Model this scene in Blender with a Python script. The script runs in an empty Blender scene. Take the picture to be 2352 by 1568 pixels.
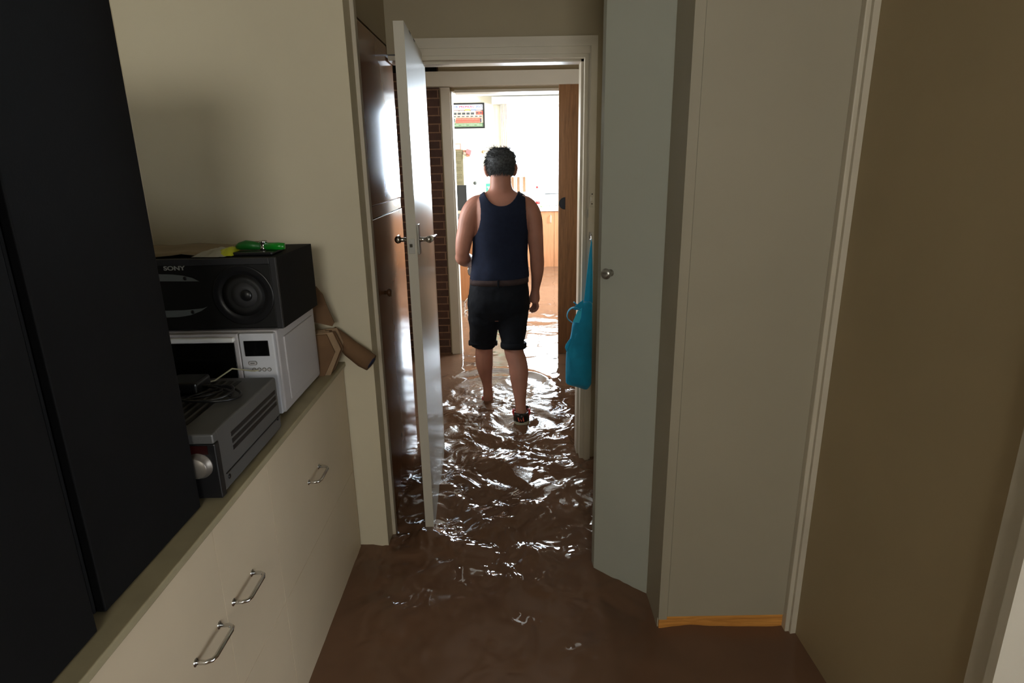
import bpy, bmesh, math, random
import numpy as np
from mathutils import Vector, Matrix
random.seed(7); np.random.seed(7)
sc = bpy.context.scene
C = bpy.context.collection

# ---------------------------------------------------------------- camera
F, PITCH, ROLL, CH = 1400.0, math.radians(16.25), math.radians(1.03), 1.53
cam_d = bpy.data.cameras.new('camera'); cam = bpy.data.objects.new('camera', cam_d); C.objects.link(cam)
cam_d.sensor_width = 36.0; cam_d.lens = 36.0 * F / 2352.0; cam_d.clip_start = 0.02
fw = Vector((0, math.cos(PITCH), -math.sin(PITCH))); up0 = Vector((0, math.sin(PITCH), math.cos(PITCH))); xr = Vector((1, 0, 0))
rt = math.cos(ROLL) * xr - math.sin(ROLL) * up0; up = math.cos(ROLL) * up0 + math.sin(ROLL) * xr
m = Matrix((rt, up, -fw)).transposed().to_4x4(); m.translation = Vector((0, 0, CH)); cam.matrix_world = m
sc.camera = cam
# ---------------------------------------------------------------- light
sc.view_settings.view_transform = 'Standard'; sc.view_settings.look = 'None'
sc.view_settings.exposure = 0.0; sc.view_settings.gamma = 1.0; sc.view_settings.use_curve_mapping = False
w = bpy.data.worlds.new('overcast_sky'); sc.world = w; w.use_nodes = True
w.node_tree.nodes['Background'].inputs[0].default_value = (0.86, 0.93, 1.0, 1); w.node_tree.nodes['Background'].inputs[1].default_value = 6.0
def area(name, loc, rot, sx, sy, power, col):
    d = bpy.data.lights.new(name, 'AREA'); d.shape = 'RECTANGLE'; d.size = sx; d.size_y = sy; d.energy = power; d.color = col
    o = bpy.data.objects.new(name, d); C.objects.link(o); o.location = loc; o.rotation_euler = rot; return o
R = math.radians
# daylight through the big kitchen window, through the kitchen's side window and through the near room's window
area('kitchen_window_daylight', (1.10, 10.16, 1.74), (R(-90), 0, 0), 2.30, 1.34, 700, (0.72, 0.86, 1.0))
area('kitchen_side_daylight', (3.16, 7.6, 1.6), (R(90), 0, R(90)), 2.0, 1.3, 700, (0.93, 0.96, 1.0))
area('hall_window_daylight', (0.10, -2.66, 2.00), (R(90), 0, 0), 1.05, 0.68, 50, (1.0, 0.94, 0.78))
area('lobby_window_daylight', (-1.42, 3.80, 1.55), (R(90), 0, R(-90)), 1.1, 1.1, 25, (1.0, 0.94, 0.84))
area('side_room_daylight', (3.16, -0.75, 0.85), (R(90), 0, R(90)), 2.2, 1.5, 16, (1.0, 0.92, 0.76))

# ---------------------------------------------------------------- helpers
def inp(b, k, v):
    if k in b.inputs: b.inputs[k].default_value = v
MATS = {}
def mat(name, col, rough=0.5, metal=0.0, var=0.06, vscale=6.0, bump=0.0, bscale=60.0, coat=0.0, spec=0.5, trans=0.0, ior=1.45, sheen=0.0, emit=None, alpha=1.0, stretch=None):
    if name in MATS: return MATS[name]
    mt = bpy.data.materials.new(name); mt.use_nodes = True; nt = mt.node_tree; b = nt.nodes['Principled BSDF']
    c4 = (*col, 1)
    tc = nt.nodes.new('ShaderNodeTexCoord'); mp = nt.nodes.new('ShaderNodeMapping')
    nt.links.new(tc.outputs['Object'], mp.inputs[0])
    if stretch: mp.inputs['Scale'].default_value = stretch
    if var > 0:
        n = nt.nodes.new('ShaderNodeTexNoise'); n.inputs['Scale'].default_value = vscale; n.inputs['Detail'].default_value = 5
        nt.links.new(mp.outputs[0], n.inputs['Vector'])
        r = nt.nodes.new('ShaderNodeValToRGB'); r.color_ramp.elements[0].position = 0.3; r.color_ramp.elements[1].position = 0.7
        r.color_ramp.elements[0].color = (*[max(0, c * (1 - var)) for c in col], 1); r.color_ramp.elements[1].color = (*[min(1, c * (1 + var)) for c in col], 1)
        nt.links.new(n.outputs['Fac'], r.inputs[0]); nt.links.new(r.outputs[0], b.inputs['Base Color'])
    else: b.inputs['Base Color'].default_value = c4
    inp(b, 'Roughness', rough); inp(b, 'Metallic', metal); inp(b, 'Coat Weight', coat); inp(b, 'Coat Roughness', 0.08); inp(b, 'Specular IOR Level', spec)
    inp(b, 'Transmission Weight', trans); inp(b, 'IOR', ior); inp(b, 'Sheen Weight', sheen); inp(b, 'Alpha', alpha)
    if emit: inp(b, 'Emission Color', (*emit[:3], 1)); inp(b, 'Emission Strength', emit[3])
    if bump > 0:
        n2 = nt.nodes.new('ShaderNodeTexNoise'); n2.inputs['Scale'].default_value = bscale; n2.inputs['Detail'].default_value = 6
        bp = nt.nodes.new('ShaderNodeBump'); bp.inputs['Strength'].default_value = bump; bp.inputs['Distance'].default_value = 0.002
        nt.links.new(mp.outputs[0], n2.inputs['Vector']); nt.links.new(n2.outputs['Fac'], bp.inputs['Height']); nt.links.new(bp.outputs[0], b.inputs['Normal'])
    MATS[name] = mt; return mt

def wood(name, c1, c2, rough=0.4, scale=(14, 14, 0.9), coat=0.0, ring=5.0):
    if name in MATS: return MATS[name]
    mt = bpy.data.materials.new(name); mt.use_nodes = True; nt = mt.node_tree; b = nt.nodes['Principled BSDF']
    tc = nt.nodes.new('ShaderNodeTexCoord'); mp = nt.nodes.new('ShaderNodeMapping'); mp.inputs['Scale'].default_value = scale
    nt.links.new(tc.outputs['Object'], mp.inputs[0])
    n = nt.nodes.new('ShaderNodeTexNoise'); n.inputs['Scale'].default_value = ring; n.inputs['Detail'].default_value = 8; n.inputs['Roughness'].default_value = 0.65; n.inputs['Distortion'].default_value = 0.6
    nt.links.new(mp.outputs[0], n.inputs['Vector'])
    r = nt.nodes.new('ShaderNodeValToRGB'); r.color_ramp.elements[0].position = 0.32; r.color_ramp.elements[1].position = 0.66
    r.color_ramp.elements[0].color = (*c1, 1); r.color_ramp.elements[1].color = (*c2, 1)
    nt.links.new(n.outputs['Fac'], r.inputs[0]); nt.links.new(r.outputs[0], b.inputs['Base Color'])
    inp(b, 'Roughness', rough); inp(b, 'Coat Weight', coat); inp(b, 'Coat Roughness', 0.12)
    MATS[name] = mt; return mt

class MB:
    def __init__(s): s.v = []; s.f = []; s.sm = []
    def add(s, vs, fs, smooth=False):
        o = len(s.v); s.v += [tuple(map(float, v)) for v in vs]; s.f += [tuple(i + o for i in f) for f in fs]; s.sm += [smooth] * len(fs); return s
    def box(s, x0, x1, y0, y1, z0, z1, b=0.0):
        if b <= 0:
            return s.add([(x0,y0,z0),(x1,y0,z0),(x1,y1,z0),(x0,y1,z0),(x0,y0,z1),(x1,y0,z1),(x1,y1,z1),(x0,y1,z1)],
                [(0,3,2,1),(4,5,6,7),(0,1,5,4),(1,2,6,5),(2,3,7,6),(3,0,4,7)])
        bm = bmesh.new(); bmesh.ops.create_cube(bm, size=1)
        bmesh.ops.scale(bm, vec=(x1-x0, y1-y0, z1-z0), verts=bm.verts); bmesh.ops.translate(bm, vec=((x0+x1)/2,(y0+y1)/2,(z0+z1)/2), verts=bm.verts)
        bmesh.ops.bevel(bm, geom=bm.edges[:], offset=b, segments=3, profile=0.5, affect='EDGES')
        bm.verts.index_update(); vs = [v.co[:] for v in bm.verts]; fs = [tuple(v.index for v in f.verts) for f in bm.faces]; bm.free()
        return s.add(vs, fs, False)
    def prism(s, poly, z0, z1):     # poly (x,y) ccw
        n = len(poly); vs = [(x, y, z0) for x, y in poly] + [(x, y, z1) for x, y in poly]
        return s.add(vs, [tuple(range(n))[::-1], tuple(range(n, 2*n))] + [(i, (i+1) % n, n + (i+1) % n, n + i) for i in range(n)])
    def extr(s, pts, vec):          # planar polygon of 3d points swept by vec
        n = len(pts); v = Vector(vec); vs = [Vector(p) for p in pts] + [Vector(p) + v for p in pts]
        return s.add(vs, [tuple(range(n))[::-1], tuple(range(n, 2*n))] + [(i, (i+1) % n, n + (i+1) % n, n + i) for i in range(n)])
    def tube(s, pts, rad, seg=12, cap=True, squash=None):
        P = [Vector(p) for p in pts]; n = len(P)
        rad = [rad] * n if not hasattr(rad, '__len__') else rad
        vs = []; t0 = (P[1] - P[0]).normalized(); a = t0.orthogonal().normalized()
        if squash: a = Vector(squash[0]); a = (a - t0 * a.dot(t0)).normalized()
        for i in range(n):
            t = (P[min(i+1, n-1)] - P[max(i-1, 0)]).normalized(); a = (a - t * a.dot(t)).normalized(); b = t.cross(a)
            k = squash[1] if squash else 1.0
            for j in range(seg):
                an = 2 * math.pi * j / seg; vs.append(P[i] + (a * math.cos(an) * k + b * math.sin(an)) * rad[i])
        fs = [(i*seg + j, i*seg + (j+1) % seg, (i+1)*seg + (j+1) % seg, (i+1)*seg + j) for i in range(n-1) for j in range(seg)]
        if cap: fs += [tuple(range(seg))[::-1], tuple((n-1)*seg + j for j in range(seg))]
        return s.add(vs, fs, True)
    def loft(s, rings, seg=32, cap=True, pw=2.0):    # rings (cx,cy,z,rx,ry)
        vs = []
        for cx, cy, z, rx, ry in rings:
            for j in range(seg):
                an = 2 * math.pi * j / seg; c, d = math.cos(an), math.sin(an)
                vs.append((cx + rx * math.copysign(abs(c) ** (2/pw), c), cy + ry * math.copysign(abs(d) ** (2/pw), d), z))
        n = len(rings)
        fs = [(i*seg + j, i*seg + (j+1) % seg, (i+1)*seg + (j+1) % seg, (i+1)*seg + j) for i in range(n-1) for j in range(seg)]
        if cap: fs += [tuple(range(seg))[::-1], tuple((n-1)*seg + j for j in range(seg))]
        return s.add(vs, fs, True)
    def lathe(s, c, axis, prof, seg=32):   # prof (r, h) along axis
        c = Vector(c); ax = Vector(axis).normalized(); a = ax.orthogonal().normalized(); b = ax.cross(a); vs = []
        for r, h in prof:
            for j in range(seg):
                an = 2 * math.pi * j / seg; vs.append(c + ax * h + (a * math.cos(an) + b * math.sin(an)) * max(r, 1e-5))
        n = len(prof); fs = [(i*seg + j, i*seg + (j+1) % seg, (i+1)*seg + (j+1) % seg, (i+1)*seg + j) for i in range(n-1) for j in range(seg)]
        fs += [tuple(range(seg))[::-1], tuple((n-1)*seg + j for j in range(seg))]
        return s.add(vs, fs, True)
    def ball(s, c, r, seg=16, rings=10):
        rx, ry, rz = r if hasattr(r, '__len__') else (r, r, r)
        pr = [(c[0], c[1], c[2] + rz * math.cos(math.pi * i / rings), max(1e-4, rx * math.sin(math.pi * i / rings)), max(1e-4, ry * math.sin(math.pi * i / rings))) for i in range(rings, -1, -1)]
        return s.loft(pr, seg)
    def build(s, name, m, parent=None):
        me = bpy.data.meshes.new(name); me.from_pydata(s.v, [], s.f); me.update()
        bm = bmesh.new(); bm.from_mesh(me); bmesh.ops.recalc_face_normals(bm, faces=bm.faces)
        for f, k in zip(bm.faces, s.sm): f.smooth = k
        bm.to_mesh(me); bm.free(); me.materials.append(m)
        o = bpy.data.objects.new(name, me); C.objects.link(o)
        if parent:
            o.parent = parent; o.matrix_parent_inverse = Matrix.Translation(-pos_of(parent)) if parent.type == 'EMPTY' or True else Matrix()
        return o
def pos_of(p):
    v = Vector(p.location)
    q = p.parent
    while q: 
        v = v if True else v; q = None
    return WORLD.get(p.name, Vector(p.location))
WORLD = {}
def thing(name, label, cat, loc, group=None):
    o = bpy.data.objects.new(name, None); C.objects.link(o); o.location = loc; o.empty_display_size = 0.05
    WORLD[o.name] = Vector(loc); o['label'] = label; o['category'] = cat
    if group: o['group'] = group
    return o
def tag(o, label, cat, group=None, kind=None):
    o['label'] = label; o['category'] = cat
    if group: o['group'] = group
    if kind: o['kind'] = kind
    return o
def struct(o): o['kind'] = 'structure'; return o
def text_mesh(txt, size, m, name, mat4, parent=None, depth=0.0005, xs=1.0, bold=0.0):
    cu = bpy.data.curves.new(name, 'FONT'); cu.body = txt; cu.size = size; cu.extrude = depth; cu.align_x = 'CENTER'; cu.align_y = 'CENTER'; cu.offset = bold
    t = bpy.data.objects.new(name + '_tmp', cu); C.objects.link(t); dg = bpy.context.evaluated_depsgraph_get()
    me = bpy.data.meshes.new_from_object(t.evaluated_get(dg)); bpy.data.objects.remove(t)
    me.transform(Matrix.Diagonal((xs, 1, 1, 1))); me.transform(mat4); me.materials.clear(); me.materials.append(m)
    o = bpy.data.objects.new(name, me); C.objects.link(o)
    if parent: o.parent = parent; o.matrix_parent_inverse = Matrix.Translation(-WORLD.get(parent.name, Vector((0,0,0))))
    return o
FACE = lambda x, y, z: Matrix.Translation((x, y, z)) @ Matrix.Rotation(R(90), 4, 'X')   # text reads from -Y

# ---------------------------------------------------------------- materials
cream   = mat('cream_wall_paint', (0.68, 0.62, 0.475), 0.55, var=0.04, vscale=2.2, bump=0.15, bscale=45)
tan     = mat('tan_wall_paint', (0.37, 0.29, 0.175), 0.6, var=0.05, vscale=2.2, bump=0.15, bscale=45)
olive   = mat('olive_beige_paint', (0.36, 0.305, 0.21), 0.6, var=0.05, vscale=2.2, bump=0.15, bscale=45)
gloss_w = mat('glossy_white_enamel', (0.60, 0.57, 0.50), 0.30, var=0.03, vscale=3, bump=0.12, bscale=30, stretch=(3, 3, 0.4))
frame_w = mat('cream_trim_enamel', (0.56, 0.51, 0.42), 0.38, var=0.04, vscale=4)
closetd = mat('cool_white_door_paint', (0.41, 0.425, 0.375), 0.45, var=0.03, vscale=3, bump=0.1, bscale=40)
closet  = mat('white_closet_paint', (0.37, 0.335, 0.26), 0.5, var=0.03, vscale=3, bump=0.1, bscale=40)
cabpt   = mat('cream_drawer_enamel', (0.60, 0.50, 0.36), 0.42, var=0.05, vscale=3)
ctop    = mat('worn_beige_laminate', (0.33, 0.285, 0.18), 0.45, var=0.1, vscale=10)
blackm  = mat('matte_black_laminate', (0.004, 0.004, 0.0045), 0.75, spec=.22, var=0.1, vscale=30, bump=0.1, bscale=200)
blackp  = mat('black_plastic', (0.008, 0.008, 0.009), 0.35, var=0.0)
blackg  = mat('gloss_black_glass', (0.004, 0.004, 0.004), 0.08, var=0.0)
dkgrey  = mat('dark_grey_cone', (0.022, 0.022, 0.024), 0.6, var=0.1)
silver  = mat('silver_grey_metal', (0.14, 0.14, 0.14), 0.45, metal=0.5, var=0.06, vscale=10)
dsil    = mat('dull_silver_plastic', (0.11, 0.12, 0.115), 0.4, var=0.05)
chrome  = mat('worn_chrome', (0.62, 0.62, 0.62), 0.18, metal=1.0, var=0.05, vscale=20)
steel   = mat('brushed_steel', (0.45, 0.44, 0.42), 0.32, metal=1.0, var=0.08, vscale=30)
appl    = mat('white_appliance_enamel', (0.46, 0.44, 0.45), 0.35, var=0.03)
brownd  = mat('glossy_brown_lacquer', (0.30, 0.13, 0.058), 0.15, var=0.12, vscale=2.5, bump=0.06, bscale=5, coat=0.0, spec=.36)
slidew  = wood('brown_sliding_door_veneer', (0.15, 0.070, 0.028), (0.27, 0.130, 0.055), 0.42)
orange  = wood('raw_pine_kick_board', (0.45, 0.17, 0.03), (0.80, 0.38, 0.09), 0.5, scale=(1.2, 10, 22))
peach   = wood('peach_timber_laminate', (0.40, 0.185, 0.088), (0.50, 0.245, 0.125), 0.4)
rust    = wood('rust_timber_laminate', (0.33, 0.12, 0.04), (0.42, 0.17, 0.065), 0.4)
kitw    = mat('kitchen_wall_paint', (0.80, 0.77, 0.66), 0.7, var=0.02)
white   = mat('white_gloss_paint', (0.82, 0.82, 0.80), 0.35, var=0.02)
bench   = mat('white_bench_laminate', (0.78, 0.78, 0.75), 0.3, var=0.03)
kard    = mat('brown_cardboard', (0.155, 0.085, 0.042), 0.85, var=0.14, vscale=14, bump=0.3, bscale=60)
paperw  = mat('pale_paper', (0.34, 0.33, 0.27), 0.7, var=0.08, vscale=14)
yellowp = mat('yellow_plastic', (0.40, 0.42, 0.01), 0.5, var=0.08)
greenp  = mat('bright_green_plastic', (0.005, 0.22, 0.015), 0.3, var=0.06, coat=0.3)
greend  = mat('dark_green_plastic', (0.006, 0.10, 0.012), 0.4, var=0.06)
redp    = mat('red_plastic', (0.55, 0.03, 0.03), 0.4, var=0.04)
teal    = mat('teal_nonwoven_cloth', (0.001, 0.29, 0.52), 0.75, var=0.12, vscale=18, bump=0.35, bscale=220, sheen=0.2)
tealin  = mat('teal_cloth_lining', (0.004, 0.36, 0.66), 0.7, var=0.08, vscale=18)
skin    = mat('tanned_skin', (0.36, 0.165, 0.120), 0.5, var=0.14, vscale=9, bump=0.12, bscale=90)
navy    = mat('navy_cotton_jersey', (0.009, 0.014, 0.034), 0.9, spec=.25, var=0.18, vscale=40, bump=0.3, bscale=260)
shortm  = mat('black_blue_twill', (0.005, 0.007, 0.012), 0.85, spec=.25, var=0.2, vscale=30, bump=0.4, bscale=240)
beltm   = mat('brown_webbing', (0.045, 0.032, 0.034), 0.9, spec=.2, var=0.15, vscale=50)
hairm   = mat('grey_black_hair', (0.055, 0.060, 0.066), 0.8, spec=.2, var=0.5, vscale=90)

# ================================================================ SETTING
FZ = -0.10
struct(MB().box(-2.4, 3.2, -2.6, 10.1, FZ - 0.15, FZ).build('floor', mat('brown_vinyl_floor', (0.10, 0.065, 0.04), 0.5)))
struct(MB().box(-2.4, 3.2, -2.6, 10.1, 2.56, 2.70).build('ceiling', mat('ceiling_white', (0.62, 0.60, 0.54), 0.8, var=0.03)))
def wall_open(name, m, axis, at, th, a0, a1, z0, z1, holes):
    """wall with rectangular holes; axis 'y' = wall faces +-Y, spans x"""
    b = MB(); xs = sorted({a0, a1, *[h[0] for h in holes], *[h[1] for h in holes]}); zs = sorted({z0, z1, *[h[2] for h in holes], *[h[3] for h in holes]})
    for i in range(len(xs)-1):
        for k in range(len(zs)-1):
            cx, cz = (xs[i]+xs[i+1])/2, (zs[k]+zs[k+1])/2
            if any(h[0] < cx < h[1] and h[2] < cz < h[3] for h in holes): continue
            if axis == 'y': b.box(xs[i], xs[i+1], at, at+th, zs[k], zs[k+1])
            else: b.box(at, at+th, xs[i], xs[i+1], zs[k], zs[k+1])
    return struct(b.build(name, m))
def window(n, axis, at, th, a0, a1, z0, z1, bars=(), inset=0.5):
    b = MB(); fwid = 0.05; p = at + th*0.35; q = at + th*0.65
    def bx(u0, u1, w0, w1, pp, qq):
        if axis == 'y': b.box(u0, u1, pp, qq, w0, w1)
        else: b.box(pp, qq, u0, u1, w0, w1)
    bx(a0, a1, z0, z0+fwid, p, q); bx(a0, a1, z1-fwid, z1, p, q); bx(a0, a0+fwid, z0+fwid, z1-fwid, p, q); bx(a1-fwid, a1, z0+fwid, z1-fwid, p, q)
    for u in bars: bx(u-0.02, u+0.02, z0+fwid, z1-fwid, p, q)
    o = struct(b.build('window_%d' % n, white)); WORLD[o.name] = Vector((0,0,0))
    g = MB(); mid = (p+q)/2
    if axis == 'y': g.box(a0+fwid, a1-fwid, mid-.002, mid+.002, z0+fwid, z1-fwid)
    else: g.box(mid-.002, mid+.002, a0+fwid, a1-fwid, z0+fwid, z1-fwid)
    gm = bpy.data.materials.get('clear_glass')
    if not gm:
        gm = bpy.data.materials.new('clear_glass'); gm.use_nodes = True; nt = gm.node_tree; nt.nodes.clear()
        ou = nt.nodes.new('ShaderNodeOutputMaterial'); mx = nt.nodes.new('ShaderNodeMixShader'); tr = nt.nodes.new('ShaderNodeBsdfTransparent'); gl = nt.nodes.new('ShaderNodeBsdfGlossy'); fr = nt.nodes.new('ShaderNodeFresnel')
        gl.inputs['Roughness'].default_value = 0.02; fr.inputs[0].default_value = 1.45
        nt.links.new(fr.outputs[0], mx.inputs[0]); nt.links.new(tr.outputs[0], mx.inputs[1]); nt.links.new(gl.outputs[0], mx.inputs[2]); nt.links.new(mx.outputs[0], ou.inputs[0])
    g.build('window_glass', gm, o)
    return o
# near room
wall_open('wall_back', cream, 'y', -2.6, 0.12, -1.41, 3.12, FZ, 2.56, [(-0.42, 0.62, 1.66, 2.34)])
window(2, 'y', -2.6, 0.12, -0.42, 0.62, 1.66, 2.34)
struct(MB().box(-1.41, -1.29, -2.48, 2.35, FZ, 2.56).build('wall_left', cream))
struct(MB().box(-1.29, -0.534, 2.225, 2.34, FZ, 2.56).build('wall_alcove', cream))
struct(MB().box(-1.29, -0.54, 2.34, 3.12, 2.05, 2.56).build('wall_bulkhead', olive))
# right: wall, its trims
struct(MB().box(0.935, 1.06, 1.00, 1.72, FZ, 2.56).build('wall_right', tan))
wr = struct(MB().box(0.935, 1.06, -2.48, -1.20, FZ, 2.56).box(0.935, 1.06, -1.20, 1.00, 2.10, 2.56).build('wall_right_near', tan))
# the room beyond the wide opening on the right, which lights the drawers
wall_open('wall_side_room', cream, 'x', 3.0, 0.12, -2.48, 1.75, FZ, 2.56, [(-1.85, 0.35, 0.08, 1.62)])
window(4, 'x', 3.0, 0.12, -1.85, 0.35, 0.08, 1.62)
struct(MB().box(1.06, 3.12, 1.75, 1.87, FZ, 2.56).build('wall_side_far', cream))
b = MB(); b.box(0.918, 1.00, 0.945, 1.005, FZ, 2.10); b.box(0.905, 0.935, 0.930, 0.95, FZ, 2.08); b.box(0.918, 1.08, -1.22, -1.16, FZ, 2.16); b.box(0.918, 1.08, -1.16, 0.945, 2.10, 2.16)
struct(b.build('trim_1', frame_w))
# header wall with doorway
wall_open('wall_doorway', olive, 'y', 3.0, 0.11, -0.54, 0.46, FZ, 2.56, [(-0.54, 0.37, FZ, 2.012)])
# frame round the doorway: architrave, jambs, stop
b = MB()
b.box(-0.47, 0.408, 2.982, 3.0, 2.000, 2.072); b.box(0.372, 0.408, 2.982, 3.0, FZ, 2.000); 
b.box(0.352, 0.374, 2.988, 3.125, FZ, 2.004); b.box(-0.490, -0.388, 3.064, 3.125, FZ, 1.984); b.box(-0.535, 0.352, 2.988, 3.125, 1.984, 2.004)
b.box(0.340, 0.352, 3.035, 3.125, FZ, 1.984); b.box(-0.388, 0.352, 3.035, 3.125, 1.974, 1.984)
b.box(0.378, 0.400, 2.976, 2.982, FZ, 2.03); b.box(-0.45, 0.400, 2.976, 2.982, 2.03, 2.045)
b.box(0.352, 0.42, 3.11, 3.13, FZ, 2.05); b.box(-0.45, 0.42, 3.11, 3.13, 1.984, 2.05)
tr2 = struct(b.build('trim_2', frame_w))
# side wall of the closet recess
struct(MB().box(0.46, 0.54, 2.18, 3.12, FZ, 2.56).build('wall_recess', cream))
# ---- middle lobby
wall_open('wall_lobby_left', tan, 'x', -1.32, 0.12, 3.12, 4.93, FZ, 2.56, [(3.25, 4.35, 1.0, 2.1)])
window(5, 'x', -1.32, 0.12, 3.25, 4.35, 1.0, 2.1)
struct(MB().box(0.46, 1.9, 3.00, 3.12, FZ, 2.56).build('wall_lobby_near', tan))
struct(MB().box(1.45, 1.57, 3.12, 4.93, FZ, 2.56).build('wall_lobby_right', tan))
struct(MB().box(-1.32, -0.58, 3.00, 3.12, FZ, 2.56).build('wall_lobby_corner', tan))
def brick():
    mt = bpy.data.materials.new('brown_brickwork'); mt.use_nodes = True; nt = mt.node_tree; b = nt.nodes['Principled BSDF']
    tc = nt.nodes.new('ShaderNodeTexCoord'); mp = nt.nodes.new('ShaderNodeMapping'); mp.inputs['Rotation'].default_value = (R(-90), 0, 0)
    nt.links.new(tc.outputs['Object'], mp.inputs[0])
    br = nt.nodes.new('ShaderNodeTexBrick'); br.inputs['Scale'].default_value = 1.0; br.inputs['Brick Width'].default_value = 0.175; br.inputs['Row Height'].default_value = 0.061; br.offset = 0.5; br.squash = 1.0
    br.inputs['Mortar Size'].default_value = 0.0055; br.inputs['Mortar Smooth'].default_value = 0.25; br.inputs['Bias'].default_value = 0.0
    br.inputs['Color1'].default_value = (0.062, 0.030, 0.022, 1); br.inputs['Color2'].default_value = (0.095, 0.045, 0.030, 1); br.inputs['Mortar'].default_value = (0.235, 0.135, 0.085, 1)
    nz = nt.nodes.new('ShaderNodeTexNoise'); nz.inputs['Scale'].default_value = 35; nz.inputs['Detail'].default_value = 8
    mx = nt.nodes.new('ShaderNodeMix'); mx.data_type = 'RGBA'; mx.blend_type = 'MULTIPLY'; mx.inputs[0].default_value = 0.6
    rp = nt.nodes.new('ShaderNodeValToRGB'); rp.color_ramp.elements[0].color = (0.45, 0.45, 0.45, 1); rp.color_ramp.elements[1].color = (1.3, 1.3, 1.3, 1)
    nt.links.new(mp.outputs[0], br.inputs['Vector']); nt.links.new(tc.outputs['Object'], nz.inputs['Vector']); nt.links.new(nz.outputs['Fac'], rp.inputs[0])
    nt.links.new(br.outputs['Color'], mx.inputs[6]); nt.links.new(rp.outputs[0], mx.inputs[7]); nt.links.new(mx.outputs[2], b.inputs['Base Color'])
    bp = nt.nodes.new('ShaderNodeBump'); bp.inputs['Strength'].default_value = 0.8; bp.inputs['Distance'].default_value = 0.004
    ad = nt.nodes.new('ShaderNodeMath'); ad.operation = 'SUBTRACT'; nt.links.new(nz.outputs['Fac'], ad.inputs[0]); nt.links.new(br.outputs['Fac'], ad.inputs[1])
    nt.links.new(ad.outputs[0], bp.inputs['Height']); nt.links.new(bp.outputs[0], b.inputs['Normal']); inp(b, 'Roughness', 0.85)
    return mt
struct(MB().box(-1.32, -0.515, 4.93, 5.04, FZ, 2.56).build('wall_brick', brick()))
struct(MB().box(-1.19, -0.524, 4.915, 4.93, 2.192, 2.45).build('black_gap_strip', blackm))  # black strip put in for the black gap above the pelmet
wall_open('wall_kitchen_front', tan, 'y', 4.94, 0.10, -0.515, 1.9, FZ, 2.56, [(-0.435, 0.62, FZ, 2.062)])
# architrave and bright reveal of the sliding door opening, pelmet over its track
b = MB(); b.box(-0.502, -0.433, 4.905, 4.94, FZ, 2.085); b.box(-0.440, -0.422, 4.925, 5.06, FZ, 2.062); b.box(-0.40, 0.62, 4.925, 5.06, 2.050, 2.07); b.box(0.60, 0.63, 4.94, 5.06, FZ, 2.062)
struct(b.build('trim_3', frame_w))
struct(MB().box(-0.72, 1.43, 4.855, 4.94, 2.088, 2.190, 0.003).build('trim_4', frame_w))
# ---- kitchen
wall_open('wall_kitchen_back', kitw, 'y', 9.95, 0.14, -2.4, 3.2, FZ, 2.56, [(-0.05, 2.25, 1.08, 2.40)])
window(1, 'y', 9.95, 0.14, -0.05, 2.25, 1.08, 2.40)
struct(MB().box(-2.4, -2.28, 5.04, 9.95, FZ, 2.56).build('wall_kitchen_left', kitw))
wall_open('wall_kitchen_right', kitw, 'x', 3.0, 0.12, 5.04, 9.95, FZ, 2.56, [(6.6, 8.6, 0.95, 2.25)])
window(3, 'x', 3.0, 0.12, 6.6, 8.6, 0.95, 2.25)
struct(MB().box(-2.28, -0.515, 5.04, 5.10, FZ, 2.56).box(1.57, 3.0, 5.04, 5.10, FZ, 2.56).box(1.9, 3.0, 4.9, 5.04, FZ, 2.56).build('wall_kitchen_near', kitw))
b = MB(); b.box(-0.11, -0.05, 9.925, 9.95, 1.02, 2.46); b.box(-0.11, 2.31, 9.925, 9.95, 2.40, 2.46); b.box(-0.11, 2.31, 9.90, 9.95, 1.02, 1.08); b.box(2.25, 2.31, 9.925, 9.95, 1.08, 2.40)
struct(b.build('trim_5', white))
struct(MB().box(-2.28, 3.0, 9.88, 9.95, 2.52, 2.56).build('trim_6', white))
pb_ = tag(MB().box(-0.24, 2.42, 9.80, 9.925, 2.40, 2.50, .004).build('curtain_pelmet', white), 'long white pelmet box across the top of the bright kitchen window', 'pelmet')
cm = MB(); n = 24; xs = [-0.10 + 0.085 * i / (n-1) for i in range(n)]
cv = [(x, 9.86 + 0.012 * math.sin(i * 1.4), z) for z in (1.0, 2.41) for i, x in enumerate(xs)]
cm.add(cv, [(i, i+1, n+i+1, n+i) for i in range(n-1)], True)
co = cm.build('curtain', mat('pale_orange_curtain', (0.85, 0.72, 0.58), 0.8, var=0.06, vscale=20, stretch=(10, 1, 0.2))); so = co.modifiers.new('s', 'SOLIDIFY'); so.thickness = 0.003
tag(co, 'narrow pale orange curtain gathered at the left of the kitchen window', 'curtain')

# ================================================================ WATER
def noise_waves(x, y, specs, seed):
    rng = np.random.RandomState(seed); h = np.zeros_like(x)
    for lam, slope, cnt, dirc, spread in specs:
        for _ in range(cnt):
            l = lam * rng.uniform(0.75, 1.35); k = 2 * math.pi / l; th = dirc + rng.uniform(-spread, spread)
            a = slope / k / math.sqrt(cnt) * 1.4; ph = rng.uniform(0, 2 * math.pi)
            h += a * np.sin(k * (x * math.cos(th) + y * math.sin(th)) + ph)
    return h
def vnoise(x, y, s, seed):
    rng = np.random.RandomState(seed); g = rng.rand(64, 64); u = x / s; v = y / s; i = np.floor(u).astype(int); j = np.floor(v).astype(int); fu = u - i; fv = v - j
    fu = fu*fu*(3-2*fu); fv = fv*fv*(3-2*fv); G = lambda a, b: g[a % 64, b % 64]
    return (G(i, j)*(1-fu)*(1-fv) + G(i+1, j)*fu*(1-fv) + G(i, j+1)*(1-fu)*fv + G(i+1, j+1)*fu*fv)
def sstep(a, b, t): t = np.clip((t-a)/(b-a), 0, 1); return t*t*(3-2*t)
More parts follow.
